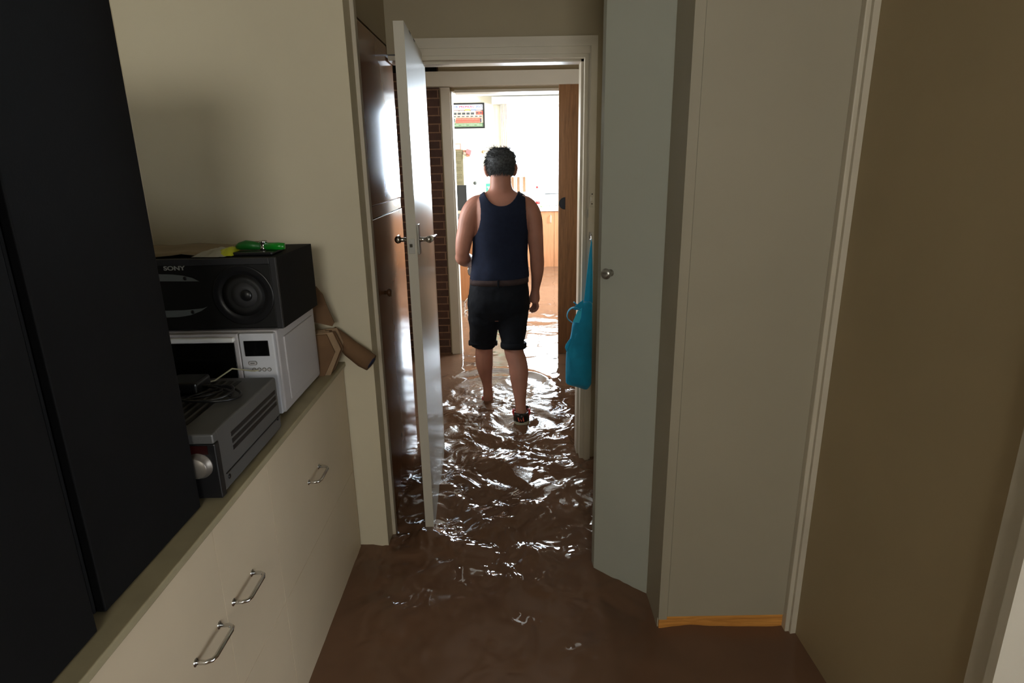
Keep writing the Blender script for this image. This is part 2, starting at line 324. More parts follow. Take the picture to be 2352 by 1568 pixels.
def water_h(x, y):
    wx = x + 0.085 * (vnoise(x+9, y+3, 0.10, 1) - .5) + 0.14 * (vnoise(x+2, y+7, 0.3, 2) - .5)
    wy = y + 0.085 * (vnoise(x+5, y+1, 0.11, 3) - .5) + 0.14 * (vnoise(x+1, y+4, 0.33, 4) - .5)
    patch = 0.35 + 1.3 * vnoise(x+11, y+5, 0.22, 5) ** 1.5
    # where it is choppy: round and behind the wader, dying out towards the near room
    chop = sstep(1.15, 2.5, y) * (1 - 0.5 * sstep(3.15, 3.6, y)) * (1 - 0.88 * sstep(3.75, 4.25, y + 0.10*(vnoise(x, y, .2, 8)-.5)))
    side = 1 - 0.75 * sstep(0.25, 0.55, -x - 0.18)   # the water in the lee of the open door is calmer
    big = noise_waves(wx, wy, [(0.34, 0.13, 7, 1.4, 1.3), (0.17, 0.15, 9, 1.3, 1.6)], 11)
    mid = noise_waves(wx, wy, [(0.085, 0.13, 12, 1.2, 3.14), (0.045, 0.15, 14, 0, 3.14)], 12)
    fine = noise_waves(wx, wy, [(0.026, 0.17, 16, 0, 3.14), (0.019, .12, 14, 0, 3.14)], 13)
    busy = sstep(2.6, 3.3, y)
    h = (big * (0.62 + 0.4*patch) * (1 + .25*busy) + mid * patch * (0.75 + 0.7*busy) + fine * patch * (0.35*patch + 0.8*busy)) * chop * side
    # far water: long low swells running to the window
    far = sstep(4.2, 4.9, y)
    h += noise_waves(wx, wy, [(0.30, 0.022, 6, 1.5, 0.6), (0.11, 0.012, 8, 1.5, 0.9)], 14) * far
    # near water: almost still
    h += noise_waves(wx, wy, [(0.25, 0.010, 6, 1.2, 2.0), (0.06, 0.012, 8, 0.0, 3.14)], 15) * sstep(0.5, 1.6, y) * (1 - sstep(4.4, 4.8, y))
    # ring wave pushed out by the leading leg
    for cx, cy, r0, wd, a in ((-0.14, 4.02, 0.44, 0.05, 0.010), (-0.14, 4.0, 0.30, 0.035, 0.004), (0.10, 4.22, 0.15, 0.018, 0.0035), (0.05, 3.5, 0.2, 0.03, 0.004)):
        r = np.sqrt((x-cx)**2 + ((y-cy)*0.95)**2); h += a * np.exp(-((r-r0)/wd)**2)
    # small dimples added to the calmer near water, shaped to catch window glints
    rng = np.random.RandomState(33)
    for k in range(95):
        cy = 1.30 + 1.35*rng.rand()**.75; cx = rng.uniform(-.34, .34) if cy > 1.75 else rng.uniform(-.5, .42); rr = rng.uniform(.007, .016); aa = rng.uniform(.0012, .0026)*rng.choice([-1, 1])
        mk = (np.abs(x-cx) < .06) & (np.abs(y-cy) < .06); r2 = ((x[mk]-cx)**2 + (y[mk]-cy)**2)/rr**2; h[mk] += aa*np.exp(-r2)*(1 + .5*np.cos(6*np.sqrt(r2)))
    return h
def axis_pts(segs):
    out = [segs[0][0]]
    for a, b, s in segs:
        n = max(1, int(round((b-a)/s))); out += [a + (b-a)*(i+1)/n for i in range(n)]
    return np.array(out)
wxs = axis_pts([(-1.28, -0.66, 0.03), (-0.66, 0.60, 0.0055), (0.60, 0.95, 0.02), (0.95, 2.99, 0.12)])
wys = axis_pts([(-2.4, 0.4, 0.15), (0.4, 1.2, 0.02), (1.2, 2.1, 0.0058), (2.1, 4.4, 0.0052), (4.4, 6.2, 0.012), (6.2, 9.94, 0.05)])
X, Y = np.meshgrid(wxs, wys); H = water_h(X, Y); nx, ny = len(wxs), len(wys)
me = bpy.data.meshes.new('flood_water'); me.vertices.add(nx*ny); me.vertices.foreach_set('co', np.stack([X, Y, H], -1).astype(np.float32).ravel())
I, J = np.meshgrid(np.arange(nx-1), np.arange(ny-1)); a = (J*nx + I).ravel(); q = np.stack([a, a+1, a+nx+1, a+nx], -1).astype(np.int32)
me.loops.add(q.size); me.loops.foreach_set('vertex_index', q.ravel()); me.polygons.add(len(q)); me.polygons.foreach_set('loop_start', np.arange(0, q.size, 4, dtype=np.int32))
me.polygons.foreach_set('use_smooth', np.ones(len(q), dtype=bool)); me.update(calc_edges=True); me.validate()
wm = bpy.data.materials.new('muddy_flood_water'); wm.use_nodes = True; nt = wm.node_tree; pb = nt.nodes['Principled BSDF']
tc = nt.nodes.new('ShaderNodeTexCoord'); n1 = nt.nodes.new('ShaderNodeTexNoise'); n1.inputs['Scale'].default_value = 2.2; n1.inputs['Detail'].default_value = 6
nt.links.new(tc.outputs['Object'], n1.inputs['Vector']); rp = nt.nodes.new('ShaderNodeValToRGB'); rp.color_ramp.elements[0].position = .3; rp.color_ramp.elements[1].position = .75
rp.color_ramp.elements[0].color = (0.150, 0.084, 0.052, 1); rp.color_ramp.elements[1].color = (0.185, 0.104, 0.064, 1)
nt.links.new(n1.outputs['Fac'], rp.inputs[0]); nt.links.new(rp.outputs[0], pb.inputs['Base Color'])
nb = nt.nodes.new('ShaderNodeTexNoise'); nb.inputs['Scale'].default_value = 95; nb.inputs['Detail'].default_value = 3; nt.links.new(tc.outputs['Object'], nb.inputs['Vector'])
sx_ = nt.nodes.new('ShaderNodeSeparateXYZ'); nt.links.new(tc.outputs['Object'], sx_.inputs[0]); mr = nt.nodes.new('ShaderNodeMapRange'); mr.inputs['From Min'].default_value = 2.2; mr.inputs['From Max'].default_value = 3.3
mr2 = nt.nodes.new('ShaderNodeMapRange'); mr2.inputs['From Min'].default_value = 4.0; mr2.inputs['From Max'].default_value = 4.3; mr2.inputs['To Min'].default_value = 1.0; mr2.inputs['To Max'].default_value = 0.04
ml = nt.nodes.new('ShaderNodeMath'); ml.operation = 'MULTIPLY'; nt.links.new(sx_.outputs['Y'], mr.inputs[0]); nt.links.new(sx_.outputs['Y'], mr2.inputs[0]); nt.links.new(mr.outputs[0], ml.inputs[0]); nt.links.new(mr2.outputs[0], ml.inputs[1])
bw = nt.nodes.new('ShaderNodeBump'); bw.inputs['Distance'].default_value = 0.0016; nt.links.new(ml.outputs[0], bw.inputs['Strength']); nt.links.new(nb.outputs['Fac'], bw.inputs['Height']); nt.links.new(bw.outputs[0], pb.inputs['Normal'])
inp(pb, 'Roughness', 0.03); inp(pb, 'IOR', 1.333)
me.materials.append(wm); wo = bpy.data.objects.new('flood_water', me); C.objects.link(wo)
tag(wo, 'muddy brown flood water over the whole floor, rippling and glinting behind the wading man', 'water', kind='stuff')

# ================================================================ LEFT COUNTER
cab = thing('drawer_cabinet', 'long cream built-in drawer cabinet standing in the flood water on the left', 'cabinet', (-0.95, 1.2, FZ))
MB().box(-1.288, -0.660, -0.595, 2.222, FZ, 0.796).build('body', cabpt, cab)
hy = {0: 1.775, 1: 1.228, 2: 1.052}
for i, (y0, y1) in enumerate(((1.4425, 2.215), (1.1405, 1.4415), (0.52, 1.1395))):
    d = MB().box(-0.666, -0.648, y0, y1, 0.3585, 0.793, 0.001).build('drawer', cabpt, cab)
    WORLD[d.name] = Vector((0,0,0))
    if i in hy:
        y = hy[i]; z = 0.578; hh = MB()
        pts = [(-0.650, y-0.052, z), (-0.628, y-0.052, z), (-0.617, y-0.046, z), (-0.614, y-0.036, z), (-0.614, y+0.036, z), (-0.617, y+0.046, z), (-0.628, y+0.052, z), (-0.650, y+0.052, z)]
        hh.tube(pts, 0.0048, 10); hh.lathe((-0.650, y-0.052, z), (1,0,0), [(0.009, 0), (0.009, 0.003), (0.005, 0.004)], 14); hh.lathe((-0.650, y+0.052, z), (1,0,0), [(0.009, 0), (0.009, 0.003), (0.005, 0.004)], 14)
        h = hh.build('handle', chrome, d)
    MB().box(-0.666, -0.648, y0, y1, FZ+0.01, 0.3575, 0.001).build('drawer', cabpt, cab)
MB().box(-0.662, -0.647, -0.58, 0.517, FZ+.01, 0.793, .002).build('drawer', cabpt, cab)
ct = tag(MB().box(-1.289, -0.640, -0.595, 2.224, 0.796, 0.814, 0.003).build('countertop', ctop), 'worn beige countertop running along the left over the drawers', 'countertop')

def tall(y0, y1, label, xr_, zt):
    t = thing('tall_cabinet', label, 'cabinet', (-0.95, (y0+y1)/2, 0.814), 'black cabinets on the counter')
    MB().box(-1.24, xr_ - 0.018, y0, y1, 0.815, zt, 0.004).build('carcass', blackm, t)
    MB().box(xr_ - 0.017, xr_, y0 + 0.003, y1 - 0.003, 0.818, zt - 0.004, 0.003).build('side_panel', blackm, t)
    return t
tall(0.857, 1.192, 'far one of the two tall matte black cabinets on the left counter, beside the amplifier', -0.690, 1.845)
tall(0.30, 0.820, 'near tall matte black cabinet at the left edge of the photo', -0.676, 1.845)

# amplifier
am = thing('amplifier', 'silver grey amplifier with a round volume knob in front of the microwave', 'amplifier', (-0.87, 1.4, 0.814))
MB().box(-1.085, -0.655, 1.232, 1.592, 0.826, 0.977, 0.006).build('casing', silver, am)
MB().box(-1.088, -0.652, 1.214, 1.236, 0.823, 0.955, 0.003).build('front_panel', blackp, am)
MB().box(-1.088, -0.652, 1.212, 1.236, 0.956, 0.979, 0.004).build('top_lip', silver, am)
MB().box(-0.90, -0.668, 1.2115, 1.215, 0.932, 0.952).build('display', mat('dim_red_display', (0.012, 0.003, 0.003), 0.3, var=0, emit=(0.5, 0.02, 0.01, 0.006)), am)
k = MB(); k.lathe((-0.692, 1.214, 0.905), (0, -1, 0), [(0.030, 0), (0.030, 0.004), (0.025, 0.005), (0.024, 0.017), (0.022, 0.019), (0.0, 0.019)], 36); k.build('volume_knob', mat('dull_knob_metal', (.22, .2, .18), .42, metal=.7), am)
for yy, zz in ((1.262, 0.852), (1.57, 0.862)): MB().lathe((-0.655, yy, zz), (1, 0, 0), [(0.006, 0), (0.006, 0.0015), (0.004, 0.0025), (0, 0.0025)], 14).build('screw', blackp, am)
b = MB()
for i in range(3): b.box(-0.6565, -0.6543, 1.30, 1.575, 0.900 + i*0.017, 0.911 + i*0.017)
b.build('side_vents', blackp, am)
MB().box(-0.6555, -0.6530, 1.25, 1.588, 0.864, 0.8665).build('side_seam', blackp, am)
b = MB()
for i in range(14): b.box(-1.02 + i*0.021, -1.008 + i*0.021, 1.27, 1.56, 0.9765, 0.9782)
b.build('top_vents', blackp, am)
for fx in (-1.05, -0.69):
    for fy in (1.26, 1.56): MB().lathe((fx, fy, 0.815), (0, 0, 1), [(0.018, 0), (0.020, 0.006), (0.020, 0.012)], 16).build('foot', blackp, am)
# cables on the amplifier
b = MB(); pts = []
for i in range(90):
    t = i / 89; an = t * 2 * math.pi * 3.2; rr = 0.055 - 0.012 * math.sin(an * 0.7)
    pts.append((-0.775 + rr * 1.2 * math.cos(an) + 0.02 * math.sin(an*.4), 1.43 + rr * 0.9 * math.sin(an), 0.984 + 0.014 * t + 0.004 * math.sin(an * 1.7)))
b.tube(pts, 0.0035, 8); tag(b.build('cable', blackp), 'coiled black cable lying on top of the amplifier', 'cable')
b = MB(); b.box(-0.885, -0.80, 1.45, 1.53, 0.979, 1.012, 0.008); ad = b.build('power_adapter', blackp); tag(ad, 'black power adapter block on the amplifier in front of the microwave door', 'adapter')
b = MB(); b.tube([(-0.83, 1.51, 0.99), (-0.80, 1.545, 0.985), (-0.775, 1.60, 1.0), (-0.745, 1.66, 0.972), (-0.73, 1.665, 0.972)], 0.0022, 8)
tag(b.build('wire', mat('pale_wire', (0.35, 0.33, 0.22), .5)), 'thin pale wire running from the adapter to the microwave', 'wire')

# microwave
mw = thing('microwave', 'white microwave oven with a black door window under the loudspeaker', 'microwave', (-0.92, 1.86, 0.814))
MB().box(-1.16, -0.680, 1.700, 2.045, 0.824, 1.082, 0.008).build('casing', appl, mw)
MB().box(-1.15, -0.700, 1.73, 2.02, 1.0805, 1.0845, 0.002).build('top_plate', appl, mw)
MB().box(-0.681, -0.6755, 1.745, 2.01, 0.85, 1.05, 0.003).build('side_panel', appl, mw)
dr = MB().box(-1.16, -0.783, 1.678, 1.699, 0.83, 1.078, 0.004).build('door', appl, mw); WORLD[dr.name] = Vector((0,0,0))
MB().box(-1.13, -0.795, 1.675, 1.680, 0.85, 1.052, 0.002).build('door_window', blackg, dr)
MB().box(-1.13, -0.79, 1.662, 1.679, 1.056, 1.070, 0.004).build('door_handle', white, dr)
cp = MB().box(-0.781, -0.682, 1.678, 1.699, 0.83, 1.078, 0.004).build('control_panel', mat('white_control_panel', (0.55, 0.56, 0.60), 0.4, var=0.02), mw); WORLD[cp.name] = Vector((0,0,0))
MB().box(-0.768, -0.698, 1.6755, 1.679, 1.011, 1.057, 0.001).build('display', blackg, cp)
bt = mat('grey_print', (0.14, 0.14, 0.13), 0.5, var=0)
def pill(cx, cz, hw, hh, m, name, par, y=1.6765, th=0.0015):
    b = MB(); P = []
    for i in range(24):
        an = 2*math.pi*i/24; P.append((cx + (hw-hh) * (1 if math.cos(an) >= 0 else -1) + hh * math.cos(an), y, cz + hh * math.sin(an)))
    b.extr(P, (0, th, 0)); return b.build(name, m, par)
pill(-0.750, 0.990, 0.013, 0.0065, bt, 'button', cp); pill(-0.750, 0.990, 0.011, 0.0050, appl, 'button', cp, y=1.6755, th=.001)
b = MB(); b.box(-0.756, -0.744, 1.675, 1.6762, 0.9885, 0.9915); b.build('button_mark', bt, cp)
for i in range(4): pill(-0.748 + i*0.0145, 0.970, 0.0062, 0.0060, bt, 'button', cp); pill(-0.748 + i*0.0145, 0.970, 0.004, 0.0038, appl, 'button', cp, y=1.6755, th=.001)
for fx in (-1.12, -0.72):
    for fy in (1.73, 2.01): MB().lathe((fx, fy, 0.814), (0, 0, 1), [(0.014, 0), (0.014, 0.011)], 14).build('foot', blackp, mw)

# loudspeaker lying on its side, skewed as the photo shows
sp = thing('loudspeaker', 'black loudspeaker lying on its side on the white microwave', 'speaker', (-0.90, 1.86, 1.086))
z0, z1 = 1.087, 1.291
b = MB(); b.prism([(-1.20, 1.705), (-0.655, 1.705), (-0.650, 2.0), (-1.20, 2.0)], z0, z1); b.build('cabinet', blackm, sp)
b = MB(); b.box(-1.20, -0.673, 1.697, 1.706, z0+0.004, z1-0.018, .002); fp = b.build('front_baffle', mat('black_baffle', (0.004,0.004,0.004), 0.5, var=0), sp); WORLD[fp.name] = Vector((0,0,0))
b = MB(); b.box(-0.673, -0.655, 1.694, 1.706, z0, z1, .002); b.box(-1.20, -0.673, 1.694, 1.706, z1-.018, z1, .002); b.build('edge_strip', mat('dark_grey_vinyl', (0.020, 0.020, 0.022), 0.5), sp)
wc = (-0.757, 1.697, 1.186)
wf = MB().lathe(wc, (0, -1, 0), [(0.086, 0), (0.086, 0.003), (0.082, 0.005), (0.078, 0.003), (0.072, 0.006), (0.066, 0.002), (0.060, 0.0005)], 64).build('woofer_surround', blackp, sp); WORLD[wf.name] = Vector((0,0,0))
MB().lathe((wc[0], wc[1]-0.001, wc[2]), (0, -1, 0), [(0.060, 0), (0.044, 0.0012), (0.022, 0.0008), (0.0, 0.0008)], 48).build('cone', mat('black_cone', (0.006,0.006,0.006), .6, var=0), wf)
b = MB().lathe((wc[0]+0.003, wc[1]-0.002, wc[2]), (0, -1, 0), [(0.036, 0), (0.036, 0.002), (0.018, 0.0028), (0, 0.0028)], 40); b.build('dust_cap_ring', dkgrey, wf)
MB().lathe((wc[0]+0.009, wc[1]-0.0045, wc[2]), (0, -1, 0), [(0.017, 0), (0.015, 0.004), (0.008, 0.007), (0, 0.008)], 32).build('dust_cap', blackp, wf)
def crescent(pts, name, hole):
    b = MB(); b.extr([(x, 1.6955, z) for x, z in pts], (0, 0.003, 0)); o = b.build(name, dsil, sp); WORLD[o.name] = Vector((0,0,0))
    MB().lathe((hole[0], 1.6955, hole[1]), (0, -1, 0), [(0.0055, 0), (0.0055, 0.0008), (0, 0.0008)], 16).build('screw_hole', blackp, o)
crescent([(-1.02, 1.231), (-0.93, 1.229), (-0.876, 1.228), (-0.895, 1.238), (-0.920, 1.245), (-0.950, 1.249), (-0.985, 1.250), (-1.02, 1.247)], 'silver_trim', (-0.914, 1.237))
crescent([(-1.02, 1.145), (-0.93, 1.146), (-0.88, 1.150), (-0.864, 1.155), (-0.885, 1.142), (-0.915, 1.131), (-0.95, 1.126), (-1.02, 1.124)][::-1], 'silver_trim', (-0.908, 1.140))
text_mesh('SONY', 0.0165, mat('pale_logo', (0.30, 0.30, 0.27), 0.5, var=0), 'badge', FACE(-0.940, 1.6962, 1.2655), fp, xs=1.35, bold=0.0004)
# on the speaker
b = MB(); n = 14; vs = []
for j in range(8):
    for i in range(n):
        x = -1.16 + i * 0.026; y = 1.72 + j * 0.038; vs.append((x + 0.004*j, y, 1.2975 + 0.006 * math.sin(i*.9+j*.5) * (0.4 + 0.6*(i > 8)) + 0.004*math.sin(j*1.3)))
b.add(vs, [(j*n+i, j*n+i+1, (j+1)*n+i+1, (j+1)*n+i) for j in range(7) for i in range(n-1)], True)
o = b.build('paper_sheet', mat('brown_paper_sheet', (0.20, 0.15, 0.085), 0.7, var=.1)); s_ = o.modifiers.new('s', 'SOLIDIFY'); s_.thickness = .0015; tag(o, 'beige paper sheet lying at the back of the loudspeaker top', 'paper')
def crumple(x0, x1, y0, y1, z, amp, m, name, seed, nx=16, ny=10, drop=0.0):
    rng = random.Random(seed); b = MB(); vs = []
    for j in range(ny):
        for i in range(nx):
            u, v = i/(nx-1), j/(ny-1); e = min(u, 1-u, v, 1-v) * 4
            vs.append((x0 + (x1-x0)*u + rng.uniform(-1, 1)*.003, y0 + (y1-y0)*v + rng.uniform(-1, 1)*.003, z + amp*(0.4*min(1, e) + 0.6*rng.random()*min(1, e)) + drop*max(0, .25-v)*u))
    b.add(vs, [(j*nx+i, j*nx+i+1, (j+1)*nx+i+1, (j+1)*nx+i) for j in range(ny-1) for i in range(nx-1)], True)
    o = b.build(name, m); s = o.modifiers.new('s', 'SOLIDIFY'); s.thickness = .001; s.offset = 1; su = o.modifiers.new('u', 'SUBSURF'); su.levels = su.render_levels = 1; return o
tag(crumple(-0.895, -0.800, 1.705, 1.86, 1.2935, 0.018, paperw, 'plastic_bag', 3), 'crumpled whitish plastic bag on the loudspeaker top above the logo', 'plastic bag')
tag(crumple(-0.838, -0.782, 1.715, 1.83, 1.2940, 0.024, yellowp, 'packet', 5), 'bright yellow packet beside the green screwdriver on the loudspeaker', 'packet')
t = thing('black_pouch', 'flat black pouch under the green screwdriver on the loudspeaker', 'pouch', (-0.73, 1.78, 1.2915))
MB().box(-0.800, -0.675, 1.73, 1.84, 1.2925, 1.302, .004).build('cover', blackp, t)
t = thing('screwdriver', 'chunky green handled screwdriver with chrome collar on the loudspeaker', 'screwdriver', (-0.72, 1.78, 1.31))
MB().tube([(-0.795, 1.78, 1.312), (-0.785, 1.78, 1.314), (-0.765, 1.78, 1.317), (-0.745, 1.78, 1.315), (-0.725, 1.78, 1.312)], [0.006, 0.011, 0.014, 0.013, 0.009], 16).build('grip', greend, t)
MB().tube([(-0.712, 1.78, 1.312), (-0.672, 1.78, 1.312), (-0.655, 1.78, 1.312)], [0.011, 0.011, 0.009], 16).build('handle', greenp, t)
MB().lathe((-0.716, 1.78, 1.302), (0, 0, 1), [(0.011, 0), (0.011, 0.008), (0.0095, 0.009), (0.0095, 0.020), (0.011, 0.022), (0.011, 0.027), (0.0, 0.027)], 24).build('collar', chrome, t)

# cardboard heap behind the microwave
def sheet(poly, y, th, m, name, bend=0.0, parent=None):
    b = MB(); b.extr([(x, y + bend*(z-0.9), z) for x, z in poly], (0, th, 0)); return b.build(name, m, parent)
o = sheet([(-0.70, 1.0), (-0.640, 0.985), (-0.632, 0.998), (-0.652, 1.055), (-0.665, 1.100), (-0.685, 1.128), (-0.74, 1.13), (-0.74, 1.0)], 2.10, 0.006, kard, 'cardboard_offcut', 0.05)
tag(o, 'torn brown cardboard offcut standing upright between microwave and wall', 'cardboard')
t = thing('folded_cardboard', 'stack of folded corrugated cardboard leaning behind the microwave', 'cardboard', (-0.66, 2.1, 0.814))
for i in range(9):
    a = i / 8; x1 = -0.640 + 0.022 * math.sin(i*2.1) ; y0_ = 2.052 + i*0.0095
    MB().extr([(-0.80, y0_, 0.8155), (x1 - .03, y0_, 0.8155), (x1 + 0.012, y0_ + 0.012, 0.90 + 0.008*(i % 3)), (x1 - 0.012, y0_+0.014, 0.965 + 0.006*(i % 2)), (-0.80, y0_ + .014, 0.955)], (0.0, 0.006, 0.0)).build('sheet', mat('pale_corrugated_board', (0.30, 0.20, 0.12), .85, var=.12, vscale=30) if i % 2 else kard, t)
b = MB(); b.tube([(-0.660, 2.165, 0.955), (-0.635, 2.16, 0.93), (-0.595, 2.155, 0.885), (-0.548, 2.15, 0.848), (-0.522, 2.145, 0.832)], [0.018, 0.024, 0.033, 0.036, 0.033], 10)
o = b.build('cardboard_sleeve', kard); tag(o, 'crushed brown cardboard sleeve with a dark blue end poking past the counter corner', 'cardboard sleeve'); WORLD[o.name] = Vector((0,0,0))
MB().tube([(-0.524, 2.1455, 0.8335), (-0.519, 2.1445, 0.830)], [0.024, 0.022], 10).build('blue_end', mat('dark_blue_print', (0.01, 0.015, 0.05), .5, var=0), o)

# ================================================================ WARDROBE (brown doors) and its cream stile
wd = thing('wardrobe', 'built-in wardrobe with glossy dark brown doors behind the open white door', 'wardrobe', (-0.7, 2.66, FZ))
MB().box(-1.18, -0.562, 2.36, 2.995, FZ, 2.045).box(-0.58, -0.562, 2.995, 3.13, FZ, 2.045).build('carcass', brownd, wd)
MB().box(-0.562, -0.545, 2.372, 3.128, 1.329, 1.376).build('rail', brownd, wd)
d1 = MB().box(-0.562, -0.541, 2.372, 3.128, FZ, 1.326, .003).build('door', brownd, wd); WORLD[d1.name] = Vector((0,0,0))
MB().box(-0.562, -0.541, 2.372, 3.128, 1.379, 2.045, .003).build('door', brownd, wd)
MB().lathe((-0.541, 2.565, 1.010), (1, 0, 0), [(0.008, 0), (0.007, 0.010), (0.016, 0.016), (0.018, 0.022), (0.014, 0.028), (0.0, 0.030)], 24).build('knob', mat('brown_wood_knob', (0.10, 0.045, 0.02), .35), d1)
struct(MB().box(-0.562, -0.520, 2.318, 2.356, FZ, 2.56, .003).box(-0.56, -0.538, 2.30, 2.32, FZ, 2.56).build('trim_7', frame_w))

# ================================================================ open white DOOR leaf
dl = struct(MB().prism([(-0.3930, 2.338), (-0.3560, 2.338), (-0.3850, 3.060), (-0.4220, 3.060)], FZ + 0.01, 2.012).build('door_1', gloss_w)); WORLD[dl.name] = Vector((0,0,0))
# chipped top edge
cb = MB()
for yy, dz in ((2.50, .010), (2.53, .014), (2.66, .012), (2.69, .008)):
    xr2 = -0.356 - (yy-2.338)*0.0402
    cb.add([(xr2+.0006, yy-.012, 2.0125), (xr2+.0006, yy+.012, 2.0125), (xr2+.0006, yy+.004, 2.012-dz), (xr2+.0006, yy-.003, 2.012-dz*.6), (xr2-.008, yy-.012, 2.0128), (xr2-.008, yy+.012, 2.0128)], [(0,1,2,3), (0,4,5,1)])
cb.build('paint_chips', mat('bare_chipped_wood', (0.09, 0.06, 0.035), .8), dl)
yh = 2.400; xe = -0.356 - (yh - 2.338)*0.0402; xl = -0.393 - (yh-2.338)*0.0402
MB().box(xe-.001, xe + 0.006, yh - 0.020, yh + 0.020, 1.195, 1.312, .0025).build('escutcheon', steel, dl)
MB().box(xl-0.006, xl+.001, yh - 0.020, yh + 0.020, 1.195, 1.312, .0025).build('escutcheon', steel, dl)
def lever(sx, x0):
    b = MB(); b.lathe((x0, yh, 1.252), (sx, 0, 0), [(0.011, 0), (0.010, 0.004), (0.0085, 0.006), (0.0085, 0.030), (0.011, 0.032)], 20)
    b.tube([(x0+sx*0.030, yh-0.010, 1.252), (x0+sx*0.037, yh+0.0, 1.252), (x0+sx*0.042, yh+0.02, 1.253), (x0+sx*0.046, yh+0.06, 1.254), (x0+sx*0.052, yh+0.10, 1.256)], [0.009, 0.0145, 0.0125, 0.009, 0.006], 14)
    b.build('lever_handle', chrome, dl)
lever(1, xe+.005); lever(-1, xl-.005)
MB().box(-0.3875, -0.3645, 2.3355, 2.339, 1.206, 1.262, .0008).build('latch_plate', steel, dl)
MB().box(-0.3825, -0.3725, 2.330, 2.338, 1.231, 1.243, .001).build('latch_bolt', mat('dark_latch', (0.05, .045, .035), .4, metal=.8), dl)

# ================================================================ RIGHT side: closet
struct(MB().box(0.480, 0.560, 1.735, 1.90, FZ, 2.56).build('trim_8', closet))
struct(MB().box(0.480, 0.5085, 1.72, 1.735, 0.036, 2.56).build('trim_9', closet))
struct(MB().box(0.5095, 0.904, 1.7215, 1.745, 0.046, 2.56, .0015).build('door_2', closet))
struct(MB().box(0.484, 0.906, 1.726, 1.75, FZ, 0.046).build('baseboard_closet', orange))
struct(MB().box(0.904, 0.934, 1.700, 1.745, -0.01, 2.56, .003).box(0.917, 0.9345, 1.688, 1.72, FZ, 2.56).build('trim_10', frame_w))
struct(MB().box(0.56, 1.06, 1.75, 1.9, FZ, 2.56).box(0.96, 1.06, 1.9, 3.0, FZ, 2.56).build('wall_closet', cream))
cd = struct(MB().prism([(0.3065, 2.060), (0.5000, 1.884), (0.530, 1.915), (0.3025, 2.098)], FZ + 0.012, 2.45).build('door_3', closetd)); WORLD[cd.name] = Vector((0,0,0))
nv = Vector((-0.668, -0.744, 0)); kp = Vector((0.3065, 2.060, 1.172)) + Vector((0.744, -0.668, 0)) * 0.040
MB().lathe(kp, nv, [(0.0125, 0), (0.012, 0.003), (0.007, 0.006), (0.007, 0.016), (0.016, 0.021), (0.0185, 0.028), (0.016, 0.034), (0.006, 0.037), (0, 0.037)], 32).build('knob', steel, cd)
# strike plate and hook on the right architrave
t = thing('latch_keeper', 'small painted latch keeper screwed to the right door frame', 'latch', (0.395, 2.98, 1.36))
MB().box(0.384, 0.402, 2.972, 2.976, 1.325, 1.392, .001).build('plate', frame_w, t)
for z in (1.340, 1.385): MB().lathe((0.393, 2.972, z), (0, -1, 0), [(0.003, 0), (0.003, .0008), (0, .0008)], 10).build('screw', blackp, t)
MB().box(0.387, 0.3995, 2.966, 2.973, 1.352, 1.372, .001).build('staple', frame_w, t)
t = tag(MB().box(0.3720, 0.3775, 2.970, 2.9815, 1.275, 1.315, .001).build('catch_plate', chrome), 'tiny bright metal catch on the inner edge of the right door frame', 'catch')
hk = tag(MB().tube([(0.391, 2.976, 1.195), (0.391, 2.962, 1.193), (0.391, 2.950, 1.180), (0.391, 2.950, 1.166), (0.391, 2.958, 1.158), (0.391, 2.966, 1.162)], 0.0032, 10).box(0.384, 0.398, 2.9725, 2.976, 1.165, 1.207, .001).build('coat_hook', chrome), 'small chrome hook on the right door frame carrying the teal bag', 'hook')

# ---- teal bag
bg = thing('tote_bag', 'teal cloth tote bag hanging from the hook on the right door frame', 'bag', (0.34, 2.93, 0.42))
def bagpart(name, prof, m, yc=2.945, th=0.03, seed=1, sub=2, wr=0.006):
    rng = random.Random(seed); b = MB(); nseg = 20; vs = []
    for (z, xl_, xr_, t_, yo) in prof:
        cx, hw = (xl_+xr_)/2, (xr_-xl_)/2
        for j in range(nseg):
            an = 2*math.pi*j/nseg; c, s = math.cos(an), math.sin(an)
            vs.append((cx + hw*math.copysign(abs(c)**0.7, c), yc + yo + t_*math.copysign(abs(s)**0.8, s)*(1 + 0.32*math.sin(3*an + z*26) + .12*math.sin(5*an - z*47)) + rng.uniform(-wr, wr)*.5, z + rng.uniform(-wr, wr)))
    n = len(prof); fs = [(i*nseg+j, i*nseg+(j+1) % nseg, (i+1)*nseg+(j+1) % nseg, (i+1)*nseg+j) for i in range(n-1) for j in range(nseg)] + [tuple(range(nseg))[::-1], tuple((n-1)*nseg+j for j in range(nseg))]
    b.add(vs, fs, True); o = b.build(name, m, bg); su = o.modifiers.new('s', 'SUBSURF'); su.levels = su.render_levels = sub; return o
bagpart('body', [(0.410, 0.366, 0.380, 0.008, 0), (0.418, 0.345, 0.392, 0.014, 0), (0.430, 0.312, 0.403, 0.022, 0), (0.441, 0.275, 0.405, 0.026, 0), (0.452, 0.270, 0.405, 0.028, 0), (0.50, 0.270, 0.405, 0.032, 0), (0.56, 0.270, 0.404, 0.030, 0), (0.615, 0.272, 0.405, 0.030, 0), (0.64, 0.278, 0.405, 0.028, 0), (0.66, 0.286, 0.405, 0.027, 0),
    (0.70, 0.296, 0.404, 0.026, 0), (0.735, 0.300, 0.404, 0.024, 0), (0.762, 0.300, 0.403, 0.022, 0), (0.785, 0.318, 0.402, 0.020, 0), (0.81, 0.330, 0.402, 0.018, 0), (0.835, 0.330, 0.402, 0.017, 0), (0.872, 0.352, 0.402, 0.015, 0)], teal)
